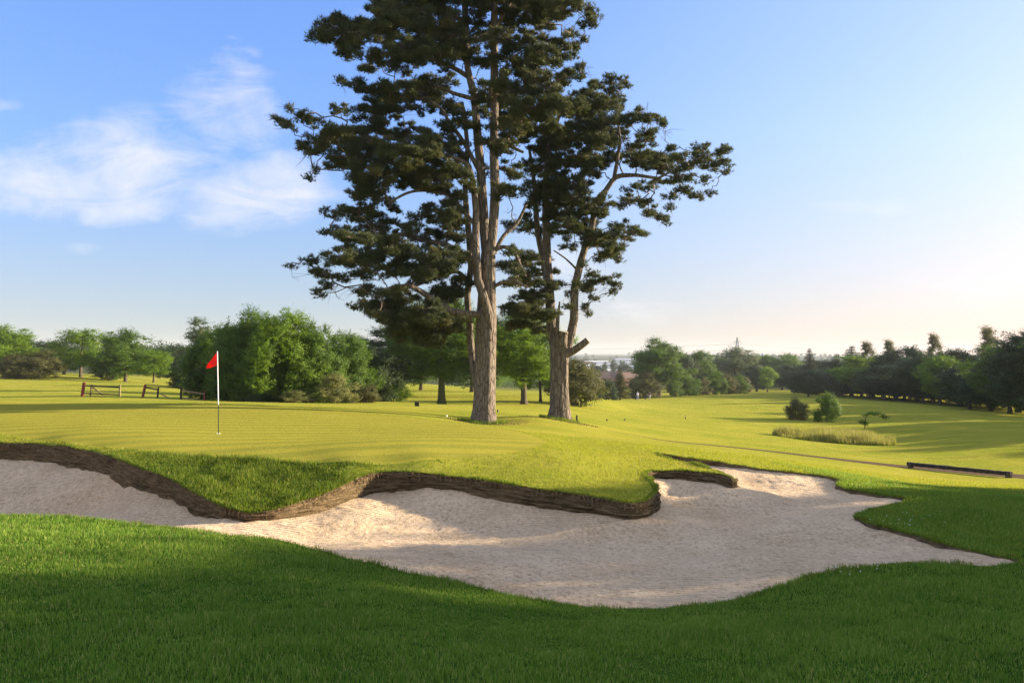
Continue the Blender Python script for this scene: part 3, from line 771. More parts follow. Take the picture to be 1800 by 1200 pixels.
PROTO = {}
def proto(k, H, *a, **kw):
    PROTO[k] = (H, kw.get('R', 4.), *( deciduous(*a, H=H, **kw)))
proto('round', 10., 101, R=4., hb=1.5, nclump=90, nleaf=38000, leaf=.17, clump_r=.2)
proto('open', 10., 102, R=4.2, hb=1.7, nclump=60, nleaf=20000, leaf=.20, clump_r=.17, shape='dome', trunk_r=.2)
proto('wide', 9., 103, R=4.6, hb=1.0, nclump=100, nleaf=38000, leaf=.18, clump_r=.18, shape='oak')
proto('shrub', 4., 104, R=2.2, hb=.1, nclump=70, nleaf=24000, leaf=.11, clump_r=.2, shape='bush', nstem=4, trunk_r=.07)
proto('shrubb', 4., 105, R=2.0, hb=.1, nclump=60, nleaf=22000, leaf=.11, clump_r=.22, shape='bush', nstem=3, trunk_r=.07)
proto('tall', 14., 106, R=3.0, hb=3.5, nclump=110, nleaf=26000, leaf=.18, clump_r=.2, shape='dome', trunk_r=.18)
proto('dense', 12., 107, R=4.2, hb=1.7, nclump=130, nleaf=60000, leaf=.20, clump_r=.17, shape='round', trunk_r=.24)
proto('denseb', 12., 108, R=4.4, hb=1.2, nclump=140, nleaf=64000, leaf=.20, clump_r=.17, shape='dome', trunk_r=.24)
proto('poplar', 12., 109, R=1.6, hb=.4, nclump=60, nleaf=22000, leaf=.15, clump_r=.35, shape='column', trunk_r=.16)
PROTO['spruce'] = (12., 2.6, *spruce(110))
# finer leaved ones for the clump of trees near the green
proto('near_a', 7., 120, R=3.6, hb=.05, nclump=150, nleaf=110000, leaf=.115, clump_r=.16, shape='bush', nstem=4, trunk_r=.1)
proto('near_b', 7., 121, R=3.3, hb=.05, nclump=130, nleaf=100000, leaf=.115, clump_r=.18, shape='bush', nstem=3, trunk_r=.1)
proto('near_s', 3., 122, R=1.6, hb=.05, nclump=50, nleaf=22000, leaf=.085, clump_r=.22, shape='bush', nstem=4, trunk_r=.04)
proto('wood_a', 11., 123, R=4.6, hb=2.4, nclump=150, nleaf=95000, leaf=.14, clump_r=.16, shape='oak', trunk_r=.36)
proto('oak', 13.5, 124, R=5.6, hb=2.0, nclump=130, nleaf=80000, leaf=.20, clump_r=.15, shape='dome', trunk_r=.45)
used = set()
def plant(name, kind, u, vtop, d, wpx, mat, label, cat='tree', group=None, bark=None, rot=None, sink=.0):
    x = (u-900)/F*d; zg = gz1(x, d); ztop = CZ+(HV-vtop)/F*d; H, Rr, tm, cm = PROTO[kind]
    sz_ = (ztop-zg)/H; sx = wpx/F*d/(2*Rr)*1.18
    e = empty(name, (x, d, zg-sink), label, cat, group)
    e.rotation_euler = (0, 0, rng.random()*6.28 if rot is None else rot); e.scale = (sx, sx, sz_)
    a = bpy.data.objects.new('trunk', tm); COL.objects.link(a); a.parent = e
    b = bpy.data.objects.new('crown', cm); COL.objects.link(b); b.parent = e
    b.material_slots[0].link = 'OBJECT'; b.material_slots[0].material = M[mat]
    if bark: a.material_slots[0].link = 'OBJECT'; a.material_slots[0].material = M[bark]
    return e

LEFT = [
 ('broad_tree','round',8,572,118,95,'l_bright','tall bright green tree cut by the left edge of the photo'),
 ('shrub','shrub',28,622,112,52,'l_olive','olive shrub under the tall tree at the far left edge'),
 ('shrub','shrubb',66,617,113,62,'l_olive','rounded brownish olive shrub between the left edge tree and the loose crowned tree'),
 ('broad_tree','wide',72,599,150,85,'l_dark','dark low tree showing above the brownish shrub on the left'),
 ('broad_tree','round',112,606,152,70,'l_dark','dark tree half hidden behind the loose crowned bright tree'),
 ('young_tree','open',142,574,125,96,'l_bright','loose crowned bright green tree with a slim trunk, behind the left railing'),
 ('small_tree','shrub',192,618,122,54,'l_mid','small bushy tree squeezed between the loose crowned tree and the dense round one'),
 ('broad_tree','round',221,578,120,82,'l_mid','dense round topped tree with two lit trunks left of the flag'),
 ('small_tree','open',270,612,114,66,'l_bright','low bright green tree right of the dense round topped tree'),
 ('broad_tree','wide',305,606,160,72,'l_dark','dark hazy tree in the gap before the big bush'),
 ('shrub','shrubb',322,628,98,50,'l_dark','dark shaded shrub against the left flank of the big bush'),
 ('poplar','poplar',352,552,84,40,'l_grey','slender grey green tree poking up behind the big bush'),
 ('broad_tree','wide',-40,585,130,110,'l_mid','broad tree just beyond the left edge'),
 ('thicket','near_a',385,572,62,100,'l_mid','dark left shoulder of the big bush behind the flag'),
 ('thicket','near_b',436,537,57,115,'l_mid','highest mound of the big bush right behind the flag'),
 ('thicket','near_a',500,543,55,120,'l_bright','sunlit bright green mound at the centre of the big bush'),
 ('thicket','near_b',552,562,56,95,'l_mid','sloping right hand mound of the big bush'),
 ('thicket','near_a',606,582,60,100,'l_mid','lower tree joining the big bush to the pines'),
 ('thicket','near_b',655,603,64,80,'l_dark','shaded end tree of the big bush under the pine boughs'),
 ('shrub','near_s',590,652,53.5,58,'l_pale','pale leaved shrub in front of the big bush, the brighter and taller one'),
 ('shrub','near_s',520,684,52,48,'l_pale','low pale leaved shrub at the foot of the central mound'),
 ('shrub','near_s',642,672,57,48,'l_olive','olive shrub with bare stems at the right foot of the big bush'),
 ('shrub','near_s',462,690,52.5,60,'l_dark','dark low shrub at the shaded foot of the highest mound'),
 ('shrub','near_s',690,664,66,55,'l_bright','small loose leafy shrub left of the ivy clad trunk'),
 ('broad_tree','wood_a',700,575,88,150,'l_dark','dark spreading tree in the shade behind the low pine boughs'),
 ('broad_tree','wood_a',776,520,70,150,'l_mid','tree with an ivy clad leaning trunk left of the big pine'),
 ('broad_tree','wood_a',858,560,92,150,'l_dark','dark tree filling the space directly behind the big pine trunk'),
 ('broad_tree','wood_a',921,548,72,125,'l_bright','sunlit tree with a straight dark trunk between the two pines'),
 ('small_tree','open',950,600,80,90,'l_bright','bright low leafy tree against the left side of the second pine'),
 ('small_tree','shrub',1012,630,79,84,'l_olive','yellowish bushy tree right behind the second pine'),
 ('broad_tree','wide',830,600,130,130,'l_mid','distant tree seen low between the ivy clad trunk and the big pine'),
 ('broad_tree','round',740,610,140,90,'l_mid','distant tree beyond the sunlit clearing left of the ivy clad trunk'),
 ('small_tree','round',640,620,150,110,'l_mid','distant tree closing the clearing behind the olive shrub'),
 ('small_tree','shrub',1040,657,150,34,'l_dark','small dark tree standing right of the yellowish bushy tree'),
 ('shrub','shrubb',1068,668,158,34,'l_dark','low dark bush on the far fairway, left of the little cone shaped tree'),
 ('small_tree','spruce',1090,650,165,36,'l_olive','little cone shaped tree on the far fairway left of the golfers'),
 ('shrub','shrubb',1128,655,184,54,'l_olive','brown green bush right behind the two golfers'),
 ('oak','oak',1158,596,190,92,'l_mid','large irregular oak standing alone beyond the golfers'),
 ('shrub','shrub',1187,668,188,24,'l_mid','small bush leaning against the right side of the oak trunk'),
]
for a in LEFT: plant(*a, bark=('ivy_bark' if 'ivy clad leaning' in a[-1] else None))
HEDGE = [(1213,659,196,36,'l_mid','first bush of the fairway row, nearest the oak'),(1236,664,199,24,'l_olive','small brownish bush second in the fairway row from the oak'),(1256,656,203,36,'l_mid','round green bush third in the fairway row from the oak'),
 (1278,658,206,36,'l_olive','olive bush fourth in the fairway row from the oak'),(1296,661,208,30,'l_mid','bush fifth in the fairway row from the oak'),(1308,663,210,22,'l_olive','last and narrowest bush of the fairway row')]
for i, (u, vt, d, w_, mt, lb) in enumerate(HEDGE): plant('shrub', 'shrub' if i % 2 else 'shrubb', u, vt, d, w_, mt, lb, 'bush', 'bushes along the far fairway')
RIGHT = [
 ('broad_tree','dense',1197,618,255,50,'l_dark','dark tree showing just right of the oak crown'),
 ('broad_tree','denseb',1226,614,262,62,'l_mid','broad round tree above the first bushes of the fairway row'),
 ('broad_tree','wide',1262,625,300,50,'l_dark','small dark tree in the dip left of the willow like tree'),
 ('willow','round',1292,611,285,84,'l_grey','large grey green willow like tree under the pylon'),
 ('broad_tree','round',1330,640,272,50,'l_dark','dark tree at the right skirt of the willow like tree'),
 ('broad_tree','open',1349,642,266,36,'l_bright','bright yellow green tree at the end of the far fairway'),
 ('broad_tree','denseb',1342,622,350,70,'l_mid','round tree in front of the distant tower'),
 ('broad_tree','wide',1375,622,345,70,'l_mid','wide flat topped tree right of the distant tower'),
 ('broad_tree','dense',1392,640,290,60,'l_dark','shaded tree left of the cedar like tree'),
 ('cedar','spruce',1423,613,245,44,'l_spruce','pointed cedar like tree rising above the round fairway tree'),
 ('broad_tree','dense',1450,632,280,81,'l_dark','dark tree just right of the cedar like tree'),
 ('round_tree','denseb',1421,649,185,54,'l_dark','dark dome shaped tree with a short trunk, alone on the fairway edge'),
 ('shrub','shrubb',1403,701,90,36,'l_olive','ragged olive bush on the fairway, left of the egg shaped tree'),
 ('young_tree','shrub',1455,690,85,38,'l_mid','egg shaped small tree on the fairway behind the tall grass'),
 ('sapling','shrub',1437,722,86,12,'l_mid','tiny sapling touching the left side of the egg shaped tree'),
 ('conifer','spruce',1470,622,205,62.1,'l_spruce','dark ragged conifer at the left end of the right hand wood'),
 ('conifer','spruce',1497,608,195,72.9,'l_spruce','tallest dark conifer of the right hand wood'),
 ('broad_tree','dense',1530,624,185,108,'l_bright','yellowish tree beside the tallest dark conifer'),
 ('thin_tree','tall',1524,600,200,34,'l_olive','thin topped tree directly right of the tallest dark conifer'),
 ('thin_tree','tall',1563,597,195,30,'l_olive','thin topped tree above the middle of the right hand wood'),
 ('broad_tree','dense',1555,640,170,81,'l_dark','dark tree with bare lower trunk under the two thin topped trees'),
 ('broad_tree','denseb',1590,606,178,94.5,'l_dark','domed tree of the wood, right of the two thin topped trees'),
 ('broad_tree','dense',1622,622,160,83.7,'l_dark','dark tree left of the sunlit patch in the wood'),
 ('thin_tree','tall',1642,586,180,32,'l_olive','feathery pointed tree standing above the sunlit patch of the wood'),
 ('broad_tree','open',1653,620,146,83.7,'l_bright','sunlit yellow green tree in the middle of the dark wood'),
 ('broad_tree','denseb',1688,610,150,89.1,'l_dark','dark tree right of the sunlit yellow green tree'),
 ('broad_tree','dense',1705,636,130,83.7,'l_dark','low dark tree at the front of the wood, below the forked thin tree'),
 ('thin_tree','tall',1737,574,150,44,'l_olive','forked thin crowned tree rising highest near the right edge'),
 ('broad_tree','denseb',1742,622,122,102.6,'l_dark','broad dark tree below the forked thin tree'),
 ('broad_tree','dense',1775,604,112,108,'l_mid','tree second from the right edge of the photo'),
 ('broad_tree','denseb',1815,572,98,135,'l_dark','tall dark tree cut by the right edge of the photo'),
]
for a in RIGHT: plant(*a)
# the unlit depth of the wood behind the front row, and the belt outside the frame that throws the long shadows
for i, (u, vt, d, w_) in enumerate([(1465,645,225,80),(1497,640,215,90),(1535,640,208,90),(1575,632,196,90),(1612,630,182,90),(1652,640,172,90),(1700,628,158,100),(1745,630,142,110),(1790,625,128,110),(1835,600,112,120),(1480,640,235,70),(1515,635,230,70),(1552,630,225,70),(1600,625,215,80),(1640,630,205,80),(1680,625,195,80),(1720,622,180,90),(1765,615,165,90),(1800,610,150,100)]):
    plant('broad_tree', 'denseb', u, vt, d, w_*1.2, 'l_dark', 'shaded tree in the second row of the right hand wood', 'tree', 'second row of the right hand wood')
BELT = [(62,43,10.5,9),(62,49,12,10),(62,55.5,12,10),(64,62.5,12,10),(66,70,11.5,10),(66,79,11.5,10),(74,92,12,10),(72,47,13,10),(73,57,13.5,11),(75,68,13.5,11),(69,52,12.5,10),(70,62,13,10),(59,59,10,9),(61,67,10.5,9),(71,75,12,10)]
SHADE = [(30,25,6.6,4.5),(30.5,22.2,9.9,5.5),(30,19.2,11.0,6),(31,14.8,12.0,7),(30,11,14.5,8.5),(31,6,15.5,9),(30,1,15.5,9),(31,-4,15.5,9),(37,14,15,9),(37,6,16,9),(38,21,9.5,7),(34,25.5,8,6),(35,17,13,8)]
def plant_xy(kind, x, y, h, w, mat, label, group):
    zg = gz1(x, y); H, Rr, tm, cm = PROTO[kind]; e = empty('broad_tree', (x, y, zg), label, 'tree', group)
    e.rotation_euler = (0,0,rng.random()*6.28); s = w/(2*Rr); e.scale = (s, s, h/H)
    a = bpy.data.objects.new('trunk', tm); COL.objects.link(a); a.parent = e
    b = bpy.data.objects.new('crown', cm); COL.objects.link(b); b.parent = e
    b.material_slots[0].link = 'OBJECT'; b.material_slots[0].material = M[mat]
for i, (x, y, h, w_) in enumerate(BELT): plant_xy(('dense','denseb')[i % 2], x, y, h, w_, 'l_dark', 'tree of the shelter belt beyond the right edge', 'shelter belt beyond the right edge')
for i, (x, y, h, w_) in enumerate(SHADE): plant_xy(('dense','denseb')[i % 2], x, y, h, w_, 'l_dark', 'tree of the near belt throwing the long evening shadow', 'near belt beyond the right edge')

# bent sapling in the tall grass
def sapling():
    b = W(1519,755,69); zg = gz1(b[0], b[1]); e = empty('sapling', (b[0], b[1], zg), 'bent thin sapling with a flat wisp of leaves beside the tall grass', 'sapling')
    a = Acc(); s = 69/F
    P = np.array([[0,0,-.05],[0.1,0,.5],[.1,0,1.0],[.25,0,1.25],[.7,.1,1.3],[1.3,.1,1.25],[1.9,.1,1.1]]); a.tube(catmull(P, .1), np.linspace(.035,.01, len(catmull(P, .1))), 6)
    a.tube(np.array([[.05,0,.45],[-.1,0,.6],[-.25,0,.7]]), [.015,.01,.005], 5); a.build('trunk', M['bark'], e, True)
    Cn = np.array([[0.1,0,1.25],[.45,0,1.45],[.8,0,1.4],[1.2,.1,1.4],[1.7,.1,1.2],[1.95,.1,1.05],[0,0,.65],[-.2,0,.7],[.1,0,.5]]); i = rng.integers(0, len(Cn), 900)
    L = Cn[i]+rng.normal(size=(900,3))*[.16,.16,.09]; V, Q, rn = leaf_quads(L, rand_dirs(900), .08+.05*rng.random(900), rng.random(900)); mk('crown', V, Q, M['l_mid'], e, False, {'rnd': rn})
sapling()

# far woods: hundreds of crowns reading as one mass
def farwood(name, spots, hr, leafsz, nl, mat, label):
    Vs = []; Qs = []; rs = []; n = 0
    for x, y in spots:
        zg = gz1(x, y); h = rng.uniform(*hr); r = h*rng.uniform(.35,.55); m_ = nl
        sub = rand_dirs(9)*np.array([r*.6,r*.6,h*.28])+[0,0,h*.6]; i = rng.integers(0, 9, m_)
        L = sub[i]+rand_dirs(m_)*(rng.random(m_)**.4*r*.55)[:,None]; L[:,2] = np.maximum(L[:,2], .1)
        nr = rand_dirs(m_)+[0,0,.4]; nr /= np.linalg.norm(nr, axis=1)[:,None]
        V, Q, rn = leaf_quads(L+[x,y,zg], nr, leafsz*(.6+.8*rng.random(m_)), np.clip(rng.random(m_)*.5+rng.random()*.5, 0, 1)); Vs.append(V); Qs.append(Q+n); rs.append(rn); n += len(V)
    o = mk(name, np.concatenate(Vs), np.concatenate(Qs), M[mat], None, False, {'rnd': np.concatenate(rs)}); return tag(o, label, None, None, 'stuff')
sp = []
for _ in range(170):
    d = rng.uniform(330, 460); u = rng.uniform(1175, 1850); sp.append(((u-900)/F*d, d))
for _ in range(60):
    d = rng.uniform(240, 330); u = rng.uniform(-60, 330); sp.append(((u-900)/F*d, d))
for _ in range(60):
    d = rng.uniform(230, 330); u = rng.uniform(330, 1000); sp.append(((u-900)/F*d, d))
for _ in range(16):
    d = rng.uniform(335, 360); u = rng.uniform(1015, 1125); sp.append(((u-900)/F*d, d))
hw = [p for p in sp]
farwood('woods', hw[:230], (8,13), .5, 900, 'l_dark', 'far wood closing the end of the fairway')
farwood('woods', hw[230:290], (7,10), .42, 900, 'l_mid', 'distant wood behind the clearing under the pines')
farwood('hedge', hw[290:], (3,4.5), .4, 700, 'l_dark', 'clipped dark hedge line below the distant town')
sp = []
for _ in range(520):
    d = rng.uniform(620, 3300)**1.0; u = rng.uniform(-100, 1900)
    if 1020 < u < 1120 and d < 900: continue
    sp.append(((u-900)/F*d, d))
farwood('woods', sp, (9,16), 3.0, 130, 'l_dark', 'hazy blue woods scattered over the valley to the horizon')

sp = []
for _ in range(70):
    d = rng.uniform(860, 1500); u = rng.uniform(1008, 1125); sp.append(((u-900)/F*d, d))
farwood('woods', sp, (6,10), 1.6, 160, 'l_dark', 'small clumps of trees between the sheds of the distant town')
# ------------------------------------------------------------------ the two pines
def pine(name, d0, label, stems, cuts, pads, seed, dens=120., side=None, dead=()):
    global rng
    keep = rng; rng = np.random.default_rng(seed)
    base = W(stems[0][0][0], stems[0][0][1], d0); zg = gz1(base[0], base[1]); org = np.array([base[0], base[1], zg])
    e = empty(name, tuple(org), label, 'pine tree')
    tr = Acc(); br = Acc(); sk = Skeleton(); cut = Acc()
    def w3(u, v, dd): return W(u, v, d0+dd)-org
    for si, S in enumerate(stems):
        P = np.array([w3(u, v, dd) for u, v, dd, r in S]); r = np.array([q[3]*d0/F*.89 for q in S])
        Q = catmull(np.c_[P, r], .12); P2 = Q[:, :3]; r2 = np.maximum(Q[:,3], .01)
        if si == 0:
            P2 = np.concatenate([P2[:1]+[0,0,-.3], P2]); r2 = np.concatenate([[r2[0]*1.15], r2]); r2 = r2*(1+.22*np.exp(-np.maximum(P2[:,2], 0)/.45))
        big = r2.max() > .12
        (tr if big else br).tube(P2, r2, 56 if si == 0 else (26 if big else 9), bark=(.035 if si == 0 else .016) if big else .005, seed=seed+si, flutes=1 if si == 0 else 0)
        z0 = 3.0
        sel = np.arange(len(P2)); sel = sel[::4]
        hi = P2[sel][:,2] > z0
        if hi.any(): sk.stem(P2[sel][hi], r2[sel][hi])
    T = []; info = []
    for q in pads:
        u, v, ru, rv = q[:4]; n = q[4] if len(q) > 4 else 1
        for k in range(n):
            hoff = abs(u-stems[0][0][0])*d0/F
            lim = min(4.6, max(1.2, 1.2+.45*hoff))
            dd = rng.uniform(-1, 1)*lim
            if k: uu = u+rng.normal()*ru*.35; vv = v+rng.normal()*rv*.35
            else: uu, vv = u, v
            T.append(w3(uu, vv, dd)); info.append((ru*1.05*(d0+dd)/F, rv*1.2*(d0+dd)/F))
    ends = sk.grow(T, .28, .08, .10, 6, up=.15)
    # sub clusters on twigs; tufts of needles on them
    tc = []; tdirs = []; trn = []
    for c, (rx, rz), en in zip(T, info, ends):
        ry = rx*rng.uniform(.65, 1.0); ns_ = max(4, int(6+rx*rz*22))
        area = math.pi*rx*rz
        for k in range(ns_):
            dv = rand_dirs(1)[0]*rng.random()**.4; sc_ = c+dv*[rx,ry,rz]*rng.uniform(.85, 1.2)
            mid = (c+sc_)/2+rng.normal(size=3)*.05; mid[2] -= .04
            br.tube(np.array([c, mid, sc_]), [.016,.011,.006], 3)
            m_ = max(6, int(dens*area/ns_)); rr = min(.34, .12+.22*math.sqrt(area/ns_))*rng.uniform(.7, 1.5)
            q = rand_dirs(m_)*(rng.random(m_)**.5*rr)[:,None]*[1.25,1.25,.62]; tc.append(sc_+q)
            dd_ = q/rr*.8+[0,0,.75]+rng.normal(size=(m_,3))*.35; tdirs.append(dd_/np.linalg.norm(dd_, axis=1)[:,None])
            trn.append(np.full(m_, rng.random()))
    tc = np.concatenate(tc); td = np.concatenate(tdirs); trn = np.concatenate(trn)
    k = 8; n = len(tc); C9 = np.repeat(tc, k, 0); D9 = np.repeat(td, k, 0)+rng.normal(size=(n*k,3))*.62; D9 /= np.linalg.norm(D9, axis=1)[:,None]
    ln = (.10+.10*rng.random(n*k))[:,None]; sd = np.cross(D9, rand_dirs(n*k)); sd /= np.linalg.norm(sd, axis=1)[:,None]+1e-9; wd = .0135
    V = np.stack([C9-D9*.03-sd*wd, C9-D9*.03+sd*wd, C9+D9*ln], 1).reshape(-1,3); i = np.arange(n*k)*3
    rn = np.repeat(np.clip(np.repeat(trn, k)*.55+.45*rng.random(n*k), 0, 1), 3)
    sk.mesh(br, tip=.020, ns=5, rmax=.16, p=2.5)
    # fine bare twigs in the gaps of the crown
    hi_ = [g for g in range(sk.n0, len(sk.P)) if sk.P[g][2] > 4]
    for gi in rng.choice(hi_, 420):
        p = sk.P[gi]; dr = rng.normal(size=3)*[1,1,.5]+[0,0,-.25]; dr /= np.linalg.norm(dr); L_ = rng.uniform(.25, .75)
        q1 = p+dr*L_*.5+rng.normal(size=3)*.08; q2 = p+dr*L_+rng.normal(size=3)*.16; br.tube(np.array([p, q1, q2]), [.013,.009,.004], 3)
        br.tube(np.array([q1, q1+(q2-q1)*.5+rng.normal(size=3)*.16]), [.007,.004], 3)
    for S in dead:
        P = np.array([w3(u, v, dd) for u, v, dd, r in S]); br.tube(catmull(P, .2), np.linspace(S[0][3]*d0/F, S[-1][3]*d0/F, len(catmull(P, .2))), 6)
    tr.build('trunk', M['pine_bark'], e, True); br.build('branches', M['pine_bark'], e, True)
    mk('crown', V, np.stack([i, i+1, i+2], 1), M['needle'], e, False, {'rnd': rn})
    for S in cuts:
        P = np.array([w3(u, v, dd) for u, v, dd, r in S]); r = np.array([q[3]*d0/F for q in S]); Q = catmull(np.c_[P, r], .1)
        v_, q_, t_ = tube(Q[:,:3], Q[:,3], 20, bark=.015, seed=5, capend=True)
        st = mk('branch_stub', v_, q_, M['pine_bark'], e, True); st['label'] = 'sawn off limb with a pale cut end'
        tt = Q[-1,:3]-Q[-2,:3]; tt /= np.linalg.norm(tt); v2, q2, t2 = tube(np.array([Q[-1,:3]-tt*.02, Q[-1,:3]+tt*.012]), [Q[-1,3]*.97]*2, 20, capend=True)
        mk('cut_end', v2, [q2, t2], M['cut'], st, False)
    print(name, 'tufts', n, 'pads', len(T)); rng = keep
    return e

PADS1 = [(597,60,42,20),(560,60,18,16),(585,40,22,12),(640,55,45,24,2),(690,40,45,22,2),(700,12,60,22,2),(750,30,50,28,2),(660,95,50,20),(720,85,45,22,2),(775,90,40,24,2),(610,90,22,10),
 (672,12,22,12),(760,-10,70,30,2),(820,-30,80,30,2),(790,50,30,30),(645,118,18,8),(700,115,30,12),
 (600,143,7,8),(612,150,8,5),(640,155,32,12),(685,165,45,18,2),(730,160,40,18,2),(598,194,17,9),(650,190,35,12,1),(690,195,40,12),(655,205,22,10),(770,150,35,20),(745,190,25,10),
 (492,212,10,9),(510,192,5,8),(505,222,12,8),(530,205,14,9),(545,215,12,10),(536,252,16,12),(560,262,22,12),(575,240,22,12),(610,245,40,20,2),(660,245,45,28,2),(720,235,35,16,1),(700,270,45,22,2),(755,262,38,24,2),(790,240,30,20),
 (545,313,9,5),(553,298,5,6),(590,290,20,12),(620,285,35,18,2),(655,305,42,28,2),(705,305,42,24,2),(755,305,38,28,2),(795,310,22,28,1),(640,335,22,14),(665,345,20,12),
 (572,372,6,7),(590,380,12,6),(608,372,14,12),(630,372,28,18),(655,388,32,16),(690,365,18,8),(575,408,12,5),(600,412,18,12),(625,420,34,18,2),(660,420,32,14),(700,395,28,9),(745,378,35,14),(785,388,30,24,2),(730,410,40,10),(770,420,38,12),
 (512,468,10,3),(545,455,14,7),(560,475,22,10),(598,452,36,13,2),(640,452,38,18,2),(690,440,38,18,2),(735,455,42,20,2),(785,460,32,22,2),(568,502,13,8),(556,513,7,4),(590,487,24,9),(635,482,34,8),(565,520,5,4),(690,475,40,10,1),(740,485,40,12,2),
 (640,512,20,5),(665,515,30,7),(700,520,36,12,2),(625,540,13,5),(655,535,30,7),(640,505,16,5),(690,550,40,16,2),(735,545,40,24,2),(780,520,30,18,2),(725,580,42,22,2),(765,575,38,22,2),(700,575,28,20),(795,560,25,22,1),(740,605,30,8),(665,555,14,7),(810,500,20,16),
 (900,-20,70,30,2),(960,-10,60,25,2),(900,35,38,22,2),(945,30,42,22,2),(990,15,36,16,2),(1030,38,20,9),(1035,22,18,8),(1005,58,16,6),(1025,72,10,5),(960,70,34,14,1),(915,80,36,18,2),(960,105,36,16,2),(905,115,36,18,2),(992,95,16,14),(1010,82,10,10),
 (1020,118,9,8),(945,145,44,18,2),(905,160,38,22,2),(990,138,26,14,1),(1015,135,10,7),(945,190,44,20,2),(990,185,38,18,2),(905,210,34,20,2),(945,225,40,18,2),(820,80,24,20,1),(835,20,24,16,1),(850,110,20,12),(840,170,16,14),(815,210,18,18),(850,60,16,8),(855,65,28,9,1),
 (800,350,16,22,1),(805,420,12,24,1),(885,260,24,22,1),(900,300,26,14,1),(890,340,18,12,1),(905,395,20,7,1),(895,440,14,8),(885,470,12,10),(900,475,16,7),(915,450,20,8,1),(900,500,26,8,1),(925,475,20,10,1),(845,250,16,10),(800,270,24,16,1),(828,330,14,10),(850,150,14,9),(790,190,22,16,1),(775,330,20,14,1),(850,200,12,8),(885,330,20,12,1),(880,140,20,14,1),(880,200,18,12,1),(845,40,18,14,1),(858,170,14,9),(825,95,22,12,1),(800,60,26,16,1),(850,300,12,8),(812,300,18,12),(890,230,20,14,1),(885,175,18,12),(860,110,12,10),(832,225,12,9),(800,400,20,12),(812,455,14,9),(790,510,24,12,1)]
PADS2 = [(1075,142,14,9),(1097,148,9,10),(1050,150,13,11),(1085,160,20,9),(1035,165,22,10),(1020,182,36,12,2),(1070,185,30,14,2),(1015,200,30,14,1),(1120,195,9,7),(1135,205,17,9),(1105,215,24,12,1),(1150,212,12,6),(1165,215,9,8),(1060,215,36,16,2),(1145,235,20,8),(1125,248,24,10),(1090,245,28,12,1),
 (1010,235,40,20,2),(1050,250,32,14,2),(965,250,36,18,2),(1180,262,14,6),(1160,275,26,10),(1195,275,20,7),(1222,265,7,9),(1240,258,7,8),(1232,278,20,8),(1265,270,14,8),(1275,262,6,7),(1258,290,24,9),(1275,305,8,5),(1215,292,30,10),(1120,280,36,14,2),(1165,295,30,10,2),(1080,280,30,14,1),
 (1010,280,38,16,2),(960,295,38,20,2),(1190,312,30,8),(1235,318,16,4),(1155,320,24,6),(1250,340,9,4),(1225,345,20,5),(1200,335,20,5),(1120,330,24,6),(1180,345,12,6),(1178,365,6,6),(1110,350,18,7),(1140,370,20,7),(1160,385,14,7),(1172,390,6,6),(1125,355,20,6),(1085,360,14,7),
 (1005,320,36,18,2),(1045,300,26,12,1),(960,335,36,18,2),(1020,350,32,16,2),(985,375,36,18,2),(1045,375,24,14,2),(1060,350,12,16),(935,350,24,16,1),(1085,395,20,8),(1110,405,22,7),(1132,412,10,5),(1100,420,18,5),(1080,410,14,6),(1095,432,6,5),
 (1010,405,40,14,2),(965,405,26,12,1),(1045,420,28,14,2),(1065,440,24,10,2),(1080,450,12,6),(1055,455,10,8),(1085,458,8,4),(930,390,20,14,1),(1000,435,14,6),(1025,465,8,5),
 (1040,480,10,6),(1060,492,22,8),(1080,502,9,8),(1045,500,20,8,1),(1075,515,10,3),(1030,505,14,8),(1045,525,6,6),(1032,540,8,7),(1035,552,5,5),(1010,500,12,6),(1005,515,10,5),
 (940,455,26,12,2),(915,465,14,10,1),(955,475,22,8,1),(935,495,26,10,2),(960,510,20,10,1),(935,525,36,12,2),(910,545,34,12,2),(945,550,36,14,2),(905,570,30,14,1),(950,575,24,10,1),(975,500,14,8),(1000,540,8,6)]
